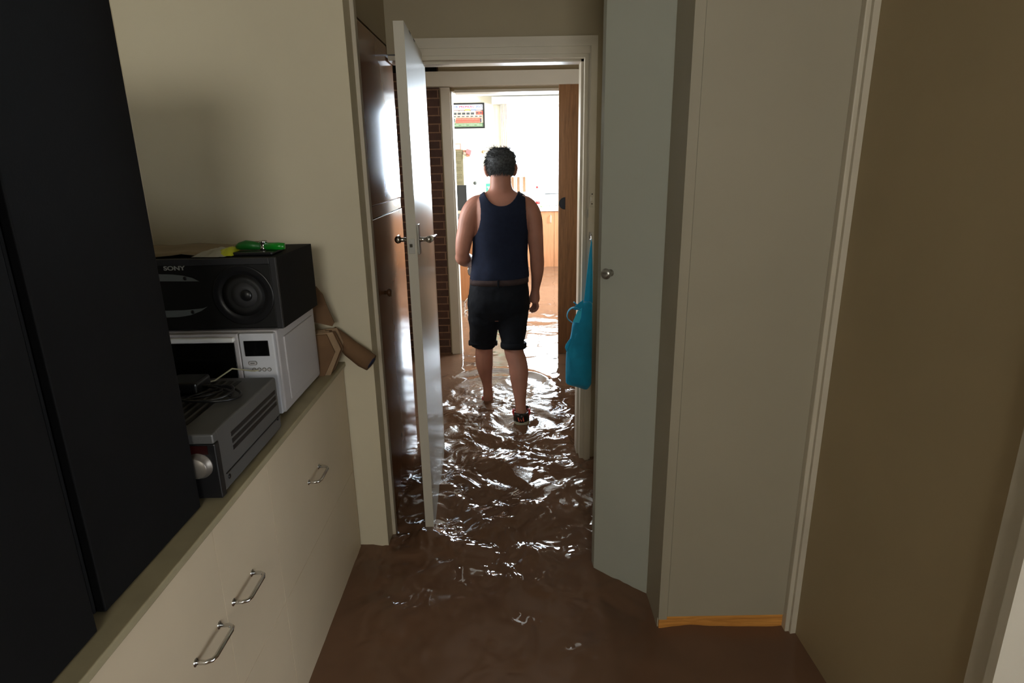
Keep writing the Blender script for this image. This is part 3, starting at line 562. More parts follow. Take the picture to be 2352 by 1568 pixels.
b = MB(); b.extr([(0.315, 2.935, 0.700), (0.288, 2.933, 0.680), (0.270, 2.932, 0.655), (0.266, 2.932, 0.636), (0.274, 2.932, 0.615), (0.300, 2.933, 0.62)], (0, 0.004, 0)); b.build('side_fold', tealin, bg)
b = MB(); b.extr([(0.391, 2.940, 1.176), (0.3895, 2.940, 1.176), (0.380, 2.942, 1.10), (0.371, 2.944, 1.00), (0.360, 2.946, 0.87), (0.385, 2.946, 0.87), (0.389, 2.944, 1.0)], (0, 0.004, 0)); b.build('long_strap', tealin, bg)
b = MB(); b.extr([(0.3935, 2.948, 1.180), (0.390, 2.948, 1.180), (0.388, 2.950, 1.00), (0.384, 2.952, 0.86), (0.403, 2.952, 0.86), (0.400, 2.950, 1.0)], (0, 0.004, 0)); b.build('long_strap', teal, bg)
MB().extr([(0.302, 2.914, 0.775), (0.333, 2.914, 0.770), (0.343, 2.914, 0.800), (0.346, 2.914, 0.845), (0.325, 2.914, 0.83)], (0, .003, 0)).build('inner_lining', mat('lit_through_teal_lining', (0.03, 0.55, 0.85), .6, var=.05), bg)  # brighter teal stands in for light coming through the cloth
MB().extr([(0.300, 2.918, 0.845), (0.352, 2.918, 0.885), (0.356, 2.918, 0.84), (0.335, 2.918, 0.835), (0.31, 2.918, 0.835)], (0, .003, 0)).build('opening_flap', teal, bg)
def ribbon(pts, wdt, m, name):
    b = MB(); vs = []
    for x, y, z in pts: vs += [(x, y - wdt/2, z), (x, y + wdt/2, z)]
    b.add(vs, [(2*i, 2*i+1, 2*i+3, 2*i+2) for i in range(len(pts)-1)], True); o = b.build(name, m, bg); s = o.modifiers.new('s', 'SOLIDIFY'); s.thickness = .006; su = o.modifiers.new('u', 'SUBSURF'); su.levels = su.render_levels = 2; return o
ribbon([(0.350, 2.93, 0.826), (0.335, 2.92, 0.842), (0.314, 2.915, 0.852), (0.292, 2.915, 0.850), (0.275, 2.915, 0.832), (0.269, 2.92, 0.805), (0.276, 2.925, 0.785), (0.290, 2.93, 0.772), (0.300, 2.935, 0.764)], 0.030, teal, 'curled_handle')
MB().extr([(0.306, 2.938, 0.868), (0.3105, 2.938, 0.871), (0.352, 2.934, 0.835), (0.349, 2.934, 0.829)], (0, .01, 0)).build('hem_seam', teal, bg)

# ================================================================ sliding door
sd = struct(MB().box(0.383, 1.26, 4.866, 4.902, FZ + .01, 2.10, .002).build('door_4', slidew)); WORLD[sd.name] = Vector((0,0,0))
b = MB(); P = [(0.434, 4.8655, 1.226 + 0.046*math.cos(a_), ) for a_ in (0,)]
P = [(0.434 - 0.049*math.sin(math.pi*i/20), 4.864, 1.226 + 0.047*math.cos(math.pi*i/20)) for i in range(21)]
b.extr(P, (0, .003, 0)); b.build('flush_pull', mat('gunmetal_pull', (0.02, 0.023, 0.03), .35, metal=.4), sd)

# ================================================================ KITCHEN things
def cabinet_unit(x0, x1, label, m, y0=9.335, y1=9.94, hx=None, z1_=0.835):
    t = thing('base_cabinet', label, 'cabinet', ((x0+x1)/2, y0+.3, FZ), 'sink bench cabinets')
    MB().box(x0, x1, y0+.02, y1, FZ, z1_).build('body', m, t); d = MB().box(x0+.002, x1-.002, y0, y0+.02, FZ+.02, z1_, .002).build('door', m, t); WORLD[d.name] = Vector((0,0,0))
    hx = hx if hx else x1 - .05
    MB().tube([(hx, y0, .665), (hx, y0-.022, .672), (hx+.0, y0-.026, .72), (hx, y0-.022, .768), (hx, y0, .775)], .005, 8).build('handle', white, d)
for x0, x1, lb, hx in ((-0.70, -0.26, 'peach timber base cabinet left of the wading man under the kitchen bench', None), (-0.26, 0.20, 'peach timber base cabinet hidden mostly behind the wading man', None), (0.20, 0.668, 'peach timber base cabinet with a slim handle right of the wading man', .617),
        (0.668, 1.12, 'peach timber base cabinet cut by the sliding door edge', 1.07), (1.12, 1.58, 'peach timber base cabinet right of the one by the sliding door edge', None)):
    cabinet_unit(x0, x1, lb, peach, hx=hx)
tag(MB().box(-0.72, 2.98, 9.30, 9.945, 0.838, 0.888, .006).build('benchtop', bench), 'white kitchen benchtop below the bright window', 'countertop')
t = thing('sink', 'stainless steel sink let into the white kitchen bench', 'sink', (0.75, 9.6, .888))
b = MB(); b.box(0.40, 1.15, 9.36, 9.42, .888, .894); b.box(0.40, 1.15, 9.80, 9.86, .888, .894); b.box(0.40, 0.47, 9.42, 9.80, .888, .894); b.box(1.08, 1.15, 9.42, 9.80, .888, .894); b.build('rim', steel, t)
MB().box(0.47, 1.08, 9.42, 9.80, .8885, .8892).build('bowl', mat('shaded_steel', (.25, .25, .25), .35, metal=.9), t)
t = thing('kitchen_tap', 'thin chrome tap leaning left above the kitchen sink', 'tap', (0.62, 9.62, .89))
MB().lathe((0.62, 9.62, .894), (0, 0, 1), [(.022, 0), (.022, .01), (.012, .014), (.012, .05)], 20).build('base', chrome, t)
MB().tube([(0.62, 9.62, .93), (0.57, 9.60, .985), (0.52, 9.58, 1.04), (0.475, 9.56, 1.072), (0.455, 9.55, 1.068)], .006, 10).build('spout', chrome, t)
t = thing('dish_rack', 'white dish rack with a dark top rail beside the kitchen sink', 'dish rack', (0.68, 9.5, .9))
MB().tube([(0.535, 9.45, 1.085), (0.61, 9.45, 1.086), (0.78, 9.45, 1.086)], .007, 8).build('top_rail', mat('dark_grey_rail', (.05, .06, .06), .4), t)
b = MB()
for i in range(6): b.tube([(0.545+i*.045, 9.45, .895), (0.545+i*.045, 9.45, 1.083)], .003, 6)
b.tube([(0.53, 9.45, .90), (0.80, 9.45, .90)], .004, 6); b.build('wire_side', white, t)
t = thing('plate', 'white plate standing in the kitchen dish rack', 'plate', (0.655, 9.50, .99)); MB().lathe((0.655, 9.48, .99), (.25, -1, .1), [(.03, 0), (.05, .002), (.085, .012), (.088, .012), (.05, -.002), (.03, -.003)], 32).build('dish', white, t)
def bottle(x, y, z, h, r, label, mbody, mcap, band=None, cat='bottle'):
    t = thing('bottle', label, cat, (x, y, z))
    MB().lathe((x, y, z), (0, 0, 1), [(r*.9, 0), (r, .006), (r, h*.62), (r*.85, h*.72), (r*.4, h*.82), (r*.36, h*.9)], 24).build('body', mbody, t)
    MB().lathe((x, y, z+h*.9), (0, 0, 1), [(r*.44, 0), (r*.44, h*.09), (r*.2, h*.1)], 20).build('cap', mcap, t)
    if band: MB().lathe((x, y, z+h*band[0]), (0, 0, 1), [(r*1.015, 0), (r*1.015, h*band[1])], 24).build('label_band', band[2], t)
bottle(0.418, 9.42, .889, .315, .040, 'white detergent bottle with red cap and red label right of the man', white, redp, (.16, .12, redp))
bottle(0.49, 9.47, .889, .17, .024, 'small green and white dish soap bottle by the kitchen sink', mat('lime_soap', (.35, .75, .25), .4, var=.03), white, (.1, .5, white))
bottle(-0.43, 9.5, .889, .24, .05, 'white carton shaped bottle behind the man left shoulder', white, white)
# white jug
t = thing('jug', 'rounded white electric jug beside the striped board behind the man', 'jug', (0.24, 9.45, .889))
MB().lathe((0.235, 9.45, .889), (0, 0, 1), [(.085, 0), (.095, .01), (.10, .08), (.09, .16), (.06, .215), (.02, .23)], 28).build('body', white, t)
MB().tube([(0.32, 9.45, 1.08), (0.36, 9.45, 1.06), (0.365, 9.45, 1.0), (0.33, 9.45, .94)], .01, 10).build('handle', white, t)
# striped board
t = thing('slatted_board', 'upright board with pale and orange timber stripes behind the man', 'chopping board', (0.14, 9.7, .889))
for i in range(7): MB().box(-0.06 + i*.045, -0.0165 + i*.045, 9.70, 9.725, .889, 1.335, .002).build('stripe', mat('orange_strip_timber', (.24, .135, .07), .5, var=.15) if i % 2 == 0 else mat('pale_strip_timber', (.36, .32, .24), .5, var=.06), t)
# green box with printed Th
t = thing('carton', 'green carton printed with white letters by the man left shoulder', 'carton', (-0.28, 9.55, .889))
MB().box(-0.352, -0.20, 9.55, 9.62, .889, 1.245, .002).build('box', mat('green_carton', (.06, .42, .24), .5, var=.05), t)
text_mesh('The', .095, white, 'lettering', FACE(-0.265, 9.5485, 1.165), t, bold=.002)
t = thing('carton', 'white carton with faint grey print left of the green carton', 'carton', (-0.55, 9.5, .889))
MB().box(-0.60, -0.50, 9.5, 9.57, .889, 1.17, .002).build('box', white, t); MB().box(-0.58, -0.535, 9.4985, 9.5, 1.11, 1.15).build('print', mat('faint_grey_print', (.6, .6, .62), .5, var=.1), t)
t = thing('ladle', 'dark ball on a thin white stem standing on the kitchen bench', 'utensil', (-0.5, 9.4, .889))
MB().tube([(-0.475, 9.4, .889), (-0.485, 9.4, 1.05), (-0.507, 9.4, 1.235)], .006, 8).build('stem', white, t); MB().ball((-0.51, 9.4, 1.262), .026).build('ball', mat('grey_rubber', (.07, .08, .07), .5), t)
MB().lathe((-0.475, 9.4, .889), (0,0,1), [(.03,0),(.03,.02),(.01,.03)], 16).build('foot', redp, t)
# peninsula on the left with machines
t = thing('kitchen_counter_unit', 'rust coloured timber counter end left of the man in the kitchen', 'counter', (-0.9, 7.3, FZ))
MB().box(-1.5, -0.36, 7.0, 7.6, FZ, .845).build('end_panel', rust, t); MB().box(-1.52, -0.34, 6.98, 7.62, .847, .875, .004).build('top', bench, t)
t = thing('monitor', 'black flat screen standing on the rust coloured counter', 'monitor', (-0.72, 7.2, .875))
MB().box(-0.94, -0.488, 7.18, 7.21, 1.02, 1.305, .006).build('screen', mat('screen_black', (.012, .012, .014), .35, var=.3, vscale=6), t); MB().box(-0.74, -0.70, 7.2, 7.23, .875, 1.05).build('stand', blackp, t); MB().box(-0.80, -0.64, 7.15, 7.28, .875, .885, .003).build('base', blackp, t)
t = thing('printer', 'dark printer with a raised shiny lid below the black screen', 'printer', (-0.62, 7.08, .875))
MB().box(-0.85, -0.50, 7.0, 7.12, .876, .955, .008).build('body', blackp, t)
MB().extr([(-0.85, 7.02, .957), (-0.51, 7.02, .957), (-0.49, 7.02, 1.0), (-0.50, 7.02, 1.012), (-0.56, 7.02, 0.995), (-0.85, 7.02, .985)], (0, .10, 0)).build('lid', mat('glossy_grey_lid', (.16, .17, .19), .15), t)
# chrome chair feet standing in the water
t = thing('stool', 'chrome framed stool mostly hidden behind the man, curved feet above the water', 'stool', (-0.3, 6.5, FZ))
for (x, y, dx, dy) in ((-0.52, 6.68, .12, -.05), (-0.49, 6.32, .12, .05), (-0.12, 6.68, -.12, -.05), (-0.12, 6.32, -.12, .05)):
    MB().tube([(x, y, FZ), (x-.004, y, .02), (x, y, .05 if y > 6.5 else .035), (x+dx*.25, y+dy*.3, .09 if y > 6.5 else .04), (x+dx, y+dy, .16), (x+dx*1.2, y+dy*1.3, .42)], .010, 10).build('leg', chrome, t)
MB().lathe((-0.31, 6.5, .41), (0, 0, 1), [(.14, 0), (.15, .01), (.15, .035), (.13, .045), (0, .047)], 28).build('seat', blackp, t)
# picture frame
t = thing('framed_team_photo', 'black framed team photograph high on the bright kitchen wall', 'picture', (-0.62, 9.94, 2.24))
fx0, fx1, fz0, fz1 = -0.885, -0.357, 2.062, 2.428
b = MB(); b.box(fx0, fx1, 9.915, 9.949, fz0, fz0+.022); b.box(fx0, fx1, 9.915, 9.949, fz1-.022, fz1); b.box(fx0, fx0+.022, 9.915, 9.949, fz0+.022, fz1-.022); b.box(fx1-.022, fx1, 9.915, 9.949, fz0+.022, fz1-.022); b.build('frame', blackp, t)
pm = lambda n, c: mat(n, c, .6, var=.12, vscale=40)
ph = MB().box(fx0+.02, fx1-.02, 9.925, 9.945, fz0+.02, fz1-.02).build('print', pm('print_pale_sky', (.62, .66, .78)), t); WORLD[ph.name] = Vector((0,0,0))
def pr(x0, x1, z0, z1, m, y=9.9235, n='print_patch'): return (x0, x1, y, y+.001, z0, z1)
def patches(name, m, rects, y):
    for x0, x1, z0, z1 in rects: MB().box(x0, x1, y, y+.0008, z0, z1).build(name, m, ph)
patches('stand_roof', pm('print_brown', (.22, .13, .11)), [(-0.862, -0.378, 2.312, 2.328)], 9.9238)
patches('pavilion', pm('print_cream', (.62, .50, .38)), [(-0.862, -0.378, 2.140, 2.312)], 9.9240)
patches('red_banner', pm('print_red', (.65, .10, .07)), [(-0.49, -0.378, 2.258, 2.308)], 9.9236)
patches('yellow_sign', pm('print_yellow', (.75, .62, .08)), [(-0.66, -0.57, 2.322, 2.340)], 9.9234)
patches('blue_sign', pm('print_blue', (.22, .28, .65)), [(-0.565, -0.48, 2.320, 2.341)], 9.9234)
patches('sign_boards', pm('print_white', (.75, .72, .70)), [(-0.82+i*.085, -0.755+i*.085, 2.309, 2.318) for i in range(5)], 9.9232)
patches('dark_windows', pm('print_dark', (.06, .07, .08)), [(-0.835+i*.067, -0.785+i*.067, 2.262, 2.292) for i in range(5)] + [(-0.485, -0.455, 2.275, 2.295), (-0.425, -0.398, 2.275, 2.295)], 9.9234)
patches('dark_windows', pm('print_dark', (.06, .07, .08)), [(-0.84+i*.067, -0.80+i*.067, 2.228, 2.243) for i in range(7)], 9.9234)
b = MB(); b2 = MB(); rng = random.Random(4)
for i in range(20):
    for r_ in range(2):
        x = -0.795 + i*.0195 + r_*.009; z = 2.168 + r_*.030; b.box(x-.0082, x+.0082, 9.9230-.0002*r_, 9.9238, z-.026, z+.018); b2.lathe((x, 9.9232, z+.026), (0, -1, 0), [(.0058, 0), (.0058, .0006)], 8)
b.build('red_players', pm('print_red', (.65, .10, .07)), ph); b2.build('player_faces', pm('print_skin', (.62, .38, .28)), ph)
patches('dark_figures', pm('print_dark', (.06, .07, .08)), [(-0.857, -0.832, 2.145, 2.21), (-0.835, -0.812, 2.15, 2.205), (-0.43, -0.408, 2.150, 2.205)], 9.9225)
patches('green_field', pm('print_green', (.15, .24, .13)), [(-0.862, -0.378, 2.084, 2.143)], 9.9236)
patches('caption_lines', pm('print_pale_green', (.36, .42, .33)), [(-0.84+i*.12, -0.76+i*.12, 2.105, 2.113) for i in range(4)] + [(-0.80, -0.44, 2.124, 2.129)], 9.9230)
text_mesh('U18', .047, mat('print_blue_letters', (.10, .14, .55), .5, var=0), 'lettering', FACE(-0.806, 9.9225, 2.372), ph, xs=1.0)
text_mesh('PREMIERS', .047, mat('print_red_letters', (.60, .03, .10), .5, var=0), 'lettering', FACE(-0.629, 9.9225, 2.372), ph, xs=1.13)
text_mesh('2017', .047, mat('print_blue_letters', (.10, .14, .55), .5, var=0), 'lettering', FACE(-0.442, 9.9225, 2.372), ph, xs=1.0)
# hanging parchment chart, little picture, key rack, red note, paper holder
t = thing('wall_chart', 'tall parchment coloured chart with dark lettering hanging left on the kitchen wall', 'chart', (-0.80, 9.94, 1.5))
MB().box(-0.98, -0.714, 9.93, 9.948, 1.215, 1.752, .002).build('sheet', mat('parchment', (.17, .145, .08), .7, var=.12, vscale=12), t)
b = MB(); rng = random.Random(9)
for z in (1.71, 1.685, 1.66, 1.575, 1.555, 1.49, 1.465, 1.44, 1.38, 1.355, 1.33, 1.27, 1.25):
    x = -0.84 if z not in (1.71, 1.38) else -0.86
    while x < -0.745:
        wv = rng.uniform(.008, .02); b.box(x, x+wv, 9.9285, 9.9298, z-rng.uniform(.004, .008), z+rng.uniform(.004, .008)); x += wv + .006
b.build('lettering', mat('faded_ink', (.10, .09, .045), .7), t)
t = thing('small_picture', 'small pale picture with an orange edge above the parchment chart', 'picture', (-0.8, 9.94, 1.8))
MB().box(-0.90, -0.742, 9.935, 9.948, 1.753, 1.845).build('frame', mat('orange_red_frame', (.65, .16, .08), .5), t); MB().box(-0.90, -0.752, 9.9335, 9.936, 1.760, 1.836).build('print', mat('pale_pink_print', (.78, .66, .58), .6), t)
t = thing('key_rack', 'small wooden key rack with hanging keys beside the parchment chart', 'key rack', (-0.66, 9.94, 1.7))
MB().box(-0.71, -0.60, 9.925, 9.948, 1.722, 1.742, .002).build('rail', mat('brown_rack_wood', (.35, .14, .08), .5), t)
MB().extr([(-0.665, 9.925, 1.725), (-0.61, 9.925, 1.725), (-0.605, 9.925, 1.65), (-0.655, 9.925, 1.645)], (0, .01, 0)).build('holder', mat('brown_rack_wood', (.35, .14, .08), .5), t)
MB().lathe((-0.688, 9.92, 1.695), (0, -1, 0), [(.024, 0), (.024, .006), (.012, .008)], 16).build('key_fob', mat('tan_fob', (.35, .27, .2), .5, var=.4, vscale=60), t)
MB().tube([(-0.69+.012*math.cos(a_*.7), 9.918, 1.645+.028*math.sin(a_*.7)) for a_ in range(10)], .003, 6).build('key_ring', chrome, t)
MB().box(-0.705, -0.696, 9.915, 9.92, 1.615, 1.665).build('yellow_tag', mat('yellow_tag_plastic', (.8, .7, .02), .5), t)
o = MB().extr([(-0.650, 9.91, 1.765), (-0.575, 9.91, 1.738), (-0.595, 9.91, 1.668), (-0.665, 9.91, 1.70)], (0, .002, 0)).build('note', mat('coral_paper', (.75, .16, .17), .6, var=.03)); tag(o, 'tilted coral red note pinned above the key rack', 'note')
t = thing('towel_rail', 'small wooden towel rail on the kitchen wall just left of the man head', 'towel rail', (-0.35, 9.94, 1.72))
MB().lathe((-0.395, 9.949, 1.715), (0, -1, 0), [(.024, 0), (.022, .01), (.010, .014), (.010, .05), (.014, .055), (0, .058)], 20).build('bracket', mat('pale_timber', (.55, .36, .22), .5), t); MB().tube([(-0.395, 9.90, 1.725), (-0.05, 9.90, 1.725)], .005, 8).build('rod', mat('pale_timber', (.55, .36, .22), .5), t); MB().lathe((-0.05, 9.949, 1.715), (0, -1, 0), [(.024, 0), (.022, .01), (.010, .014), (.010, .05), (.014, .055), (0, .058)], 20).build('bracket', mat('pale_timber', (.55, .36, .22), .5), t)

# ================================================================ THE MAN
man = thing('person', 'man wading away in navy singlet and rolled dark shorts, right arm hanging', 'person', (-0.05, 3.7, FZ))
TR = [  # z, cx, rx, cy, ry
 (0.60, -.080, .140, 3.705, .075), (0.70, -.080, .162, 3.700, .105), (0.80, -.075, .160, 3.698, .112), (0.88, -.068, .160, 3.705, .116), (0.96, -.066, .156, 3.715, .120),
 (1.06, -.062, .154, 3.715, .118), (1.12, -.056, .157, 3.710, .117), (1.20, -.048, .164, 3.700, .118), (1.27, -.045, .168, 3.695, .110), (1.32, -.046, .168, 3.695, .095),
 (1.343, -.047, .152, 3.697, .082), (1.356, -.048, .124, 3.700, .072), (1.366, -.049, .098, 3.703, .066), (1.378, -.050, .076, 3.705, .063), (1.395, -.050, .066, 3.706, .061), (1.41, -.050, .063, 3.707, .060), (1.44, -.050, .062, 3.710, .060), (1.48, -.048, .060, 3.715, .060)]
def tr(z):
    zs = [t_[0] for t_ in TR]; return [float(np.interp(z, zs, [t_[k] for t_ in TR])) for k in (1, 2, 3, 4)]
def smooth_tr(z):
    return [sum(tr(z+d)[k] for d in (-.007, 0, .007))/3 for k in range(4)]
bd = MB()
bd.loft([(smooth_tr(z)[0], smooth_tr(z)[2], z, smooth_tr(z)[1], smooth_tr(z)[3]) for z in np.arange(0.60, 1.481, 0.01)], 40, pw=2.3)
# head
HD = [(1.415, 3.765, .030, .045), (1.43, 3.760, .046, .066), (1.455, 3.748, .060, .084), (1.485, 3.738, .070, .095), (1.515, 3.732, .075, .100), (1.545, 3.730, .077, .101), (1.57, 3.728, .073, .095), (1.588, 3.727, .062, .080), (1.600, 3.727, .044, .056), (1.606, 3.727, .018, .022)]
hx_ = -.048
bd.loft([(hx_, cy, z, rx, ry) for z, cy, rx, ry in HD], 32, pw=2.15)
bd.ball((hx_, 3.838, 1.497), (.013, .020, .022)); bd.ball((hx_, 3.832, 1.535), (.045, .012, .010)); bd.ball((hx_, 3.828, 1.462), (.022, .012, .009)); bd.ball((hx_, 3.822, 1.432), (.020, .014, .014))
for s in (-1, 1):   # ears
    bd.tube([(hx_+s*.074, 3.715, 1.462), (hx_+s*.084, 3.710, 1.478), (hx_+s*.090, 3.702, 1.505), (hx_+s*.088, 3.704, 1.522), (hx_+s*.076, 3.715, 1.522)], [.010, .011, .012, .011, .008], 10)
    bd.ball((hx_+s*.080, 3.714, 1.494), (.007, .016, .026))
    bd.ball((hx_+s*.030, 3.824, 1.478), (.02, .012, .014))
def limb(pts, rads, seg=20, sq=None):
    P = [np.array(list(p) + [r]) for p, r in zip(pts, rads)]; out = []
    for i in range(len(P)-1):
        p0, p1, p2, p3 = P[max(i-1, 0)], P[i], P[i+1], P[min(i+2, len(P)-1)]
        for k in range(4):
            t = k/4; out.append(.5*((2*p1) + (-p0+p2)*t + (2*p0-5*p1+4*p2-p3)*t*t + (-p0+3*p1-3*p2+p3)*t**3))
    out.append(P[-1]); bd.tube([o_[:3] for o_ in out], [float(o_[3]) for o_ in out], seg, squash=sq)
# arms
limb([(-.135, 3.698, 1.310), (-.182, 3.695, 1.300), (-.218, 3.690, 1.272), (-.244, 3.685, 1.220), (-.262, 3.682, 1.15), (-.278, 3.680, 1.09), (-.288, 3.682, 1.03), (-.290, 3.690, 1.005)], [.046, .058, .060, .059, .054, .050, .044, .040])
limb([(-.290, 3.678, 1.012), (-.291, 3.700, 0.992), (-.284, 3.745, .972), (-.268, 3.81, .955), (-.250, 3.88, .940), (-.236, 3.925, .93)], [.036, .046, .046, .042, .033, .028])
limb([(.045, 3.698, 1.306), (.086, 3.695, 1.292), (.118, 3.690, 1.258), (.138, 3.686, 1.205), (.148, 3.684, 1.13), (.154, 3.684, 1.06), (.159, 3.688, 1.0), (.161, 3.694, .955), (.162, 3.703, .90), (.159, 3.713, .85), (.153, 3.724, .80), (.150, 3.730, .765)], [.048, .058, .060, .056, .050, .0465, .043, .0435, .040, .034, .028, .026])
# right hand: palm, four fingers, thumb
limb([(.150, 3.730, .775), (.148, 3.735, .745), (.146, 3.740, .715), (.142, 3.744, .695)], [.025, .030, .033, .028], sq=((0, 1, 0), 1.15))
RF = [((.158, 3.712, .700), (.164, 3.710, .672), (.154, 3.712, .650), (.136, 3.714, .638)),
      ((.154, 3.730, .695), (.156, 3.729, .664), (.143, 3.731, .641), (.122, 3.733, .631)),
      ((.148, 3.749, .695), (.148, 3.750, .663), (.134, 3.752, .642), (.113, 3.754, .634)),
      ((.142, 3.766, .697), (.140, 3.769, .668), (.127, 3.771, .648), (.110, 3.773, .640))]
for f_ in RF: limb(f_, [.0105, .0098, .0088, .0068], 10)
limb([(.134, 3.765, .740), (.121, 3.778, .715), (.116, 3.784, .690), (.114, 3.783, .670)], [.013, .0115, .0100, .0075], 10)
# left hand in front of the belly, holding the glasses
limb([(-.238, 3.918, .932), (-.226, 3.950, .922), (-.212, 3.980, .912), (-.200, 4.002, .905)], [.026, .029, .033, .028], sq=((0, 0, 1), 1.1))
for k_ in range(4):
    z = .928 - k_*.017; limb([(-.205, 3.995, z), (-.180, 4.018, z-.004), (-.156, 4.012, z-.008), (-.145, 3.995, z-.010)], [.0105, .0098, .0088, .007], 10)
limb([(-.232, 3.945, .905), (-.235, 3.965, .882), (-.225, 3.980, .868), (-.215, 3.992, .864)], [.013, .0115, .0095, .007], 10)
# legs
limb([(-.165, 3.705, .68), (-.172, 3.735, .56), (-.180, 3.775, .44), (-.181, 3.792, .385), (-.184, 3.800, .33), (-.184, 3.806, .27), (-.179, 3.822, .20), (-.172, 3.838, .13), (-.169, 3.848, .08), (-.168, 3.852, .02), (-.168, 3.862, -.035)],
     [.070, .072, .062, .057, .058, .056, .045, .034, .031, .034, .032])
limb([(-.168, 3.835, -.055), (-.168, 3.90, -.050), (-.170, 3.98, -.065), (-.172, 4.05, -.078)], [.030, .038, .036, .026], sq=((1, 0, 0), 1.15))
limb([(.000, 3.700, .68), (.002, 3.672, .56), (.008, 3.640, .46), (.014, 3.615, .40), (.030, 3.595, .355), (.038, 3.575, .30), (.040, 3.555, .24), (.043, 3.530, .17), (.045, 3.508, .11), (.047, 3.490, .07), (.048, 3.482, .048)],
     [.070, .072, .064, .060, .060, .060, .054, .042, .034, .034, .036])
limb([(.048, 3.470, .048), (.049, 3.51, .040), (.052, 3.58, .010), (.055, 3.64, -.020), (.056, 3.70, -.035)], [.032, .036, .036, .036, .024], sq=((1, 0, 0), 1.12))
for k_ in range(5):
    x = .030 + k_*.0125; limb([(x, 3.685, -.036), (x, 3.725, -.045), (x, 3.740, -.055)], [.009, .0085, .006], 8)
    x = -.196 + k_*.0125; limb([(x, 4.035, -.070), (x, 4.075, -.080), (x, 4.09, -.088)], [.009, .0085, .006], 8)
body = bd.build('body', skin, man)
rm = body.modifiers.new('fuse', 'REMESH'); rm.mode = 'VOXEL'; rm.voxel_size = .0042; rm.use_smooth_shade = True
sm_ = body.modifiers.new('smooth', 'SMOOTH'); sm_.factor = .5; sm_.iterations = 6
for s in (-1, 1):
    MB().ball((hx_+s*.030, 3.822, 1.512), (.011, .010, .009)).build('eye', white, man)
# singlet
def surf(x, z, front, off):
    cx, rx, cy, ry = smooth_tr(z); rx += off; ry += off; u = min(1.0, abs(x-cx)/rx); d = ry * max(0.0, 1 - u**2.3) ** (1/2.3)
    return cy + d if front else cy - d
zL = [(.862, None), (1.10, None)]
armL = lambda z: np.interp(z, [1.115, 1.14, 1.18, 1.224, 1.28, 1.32, 1.36, 1.40], [-.216, -.196, -.180, -.170, -.168, -.172, -.180, -.186])
armR = lambda z: np.interp(z, [1.10, 1.13, 1.17, 1.224, 1.28, 1.33, 1.36, 1.40], [.108, .107, .101, .097, .094, .094, .094, .092])
zt_ = 1.366
def neckx(z, back):
    zb = 1.297 if back else 1.255; u = np.clip((z - zb) / (zt_ - zb), 0, 1); d = .098 * u ** .42; return -.047 - d, -.047 + d
tk = MB(); wr = lambda x, z: .0022*math.sin(38*x + 9*z) * (1 if z < 1.2 else .3) + .0018*math.sin(22*z - 14*x) 
# closed tube up to the armpits
zs_ = list(np.linspace(.858, 1.105, 34)); seg = 72; vs = []
for z in zs_:
    cx, rx, cy, ry = smooth_tr(z); loose = .010 + .006*max(0, (1.0 - z)/.15 if z < 1.0 else 0)
    for j in range(seg):
        an = 2*math.pi*j/seg; c, s = math.cos(an), math.sin(an); fd = min(1, (1.105-z)/.06); o_ = loose + fd*(wr(c*.16, z) + .002*math.sin(5*an+z*30) + .003*math.sin(9*an)*max(0, .95-z)/.1)
        vs.append((cx + (rx+o_)*math.copysign(abs(c)**(2/2.3), c), cy + (ry+o_)*math.copysign(abs(s)**(2/2.3), s), z + (.004*math.sin(3*an) if z < .86 else 0)))
tk.add(vs, [(i*seg+j, i*seg+(j+1) % seg, (i+1)*seg+(j+1) % seg, (i+1)*seg+j) for i in range(len(zs_)-1) for j in range(seg)], True)
tops = {}
for back in (True, False):
    zb = 1.297 if back else 1.255; N = 22; vs = []
    zz = list(np.linspace(1.092, zb, 28)) + [zb + (zt_-zb)*u for u in (.0006, .002, .005, .01, .02, .035, .055, .08, .11, .15, .2, .26, .33, .41, .5, .6, .7, .8, .9, 1.0)]
    for z in zz:
        xl_, xr_ = float(armL(z)), float(armR(z))
        if z <= 1.112: cx, rx, cy, ry = smooth_tr(z); xl_, xr_ = cx-rx-.0101, cx+rx+.0101
        nl, nr = neckx(z, back)
        row = [xl_ + (nl-xl_)*i/(N-1) for i in range(N)] + [nr + (xr_-nr)*i/(N-1) for i in range(N)]
        for x in row:
            y = surf(x, z, not back, .0102)
            uo = min(1, max(0, (abs(x+.047) - (nr+.047)) / max(.01, .140 - (nr+.047)))); vs.append((x, y, z + .004*max(0, (z-1.33)/.036)*(1-uo) - .016*uo*max(0, (z-1.31)/.056)))
    W = 2*N
    fs = [(i*W+j, i*W+j+1, (i+1)*W+j+1, (i+1)*W+j) for i in range(len(zz)-1) for j in range(W-1) if not (j == N-1 and zz[i+1] > zb + 1e-6)]
    tk.add(vs, fs, True); tops[back] = vs[-W:]
for half in (range(0, 21), range(22, 43)):
    for j in half:
        a_, b_, c_, d_ = tops[True][j], tops[True][j+1], tops[False][j+1], tops[False][j]
        mid = lambda p, q: ((p[0]+q[0])/2, (p[1]+q[1])/2, max(p[2], q[2]) + .003)
        tk.add([a_, b_, mid(b_, c_), mid(a_, d_), c_, d_], [(0, 1, 2, 3), (3, 2, 4, 5)], True)
tank = tk.build('singlet', navy, man)
bmm = bmesh.new(); bmm.from_mesh(tank.data); bmesh.ops.remove_doubles(bmm, verts=bmm.verts, dist=.0003); bmesh.ops.recalc_face_normals(bmm, faces=bmm.faces); bmm.to_mesh(tank.data); bmm.free()
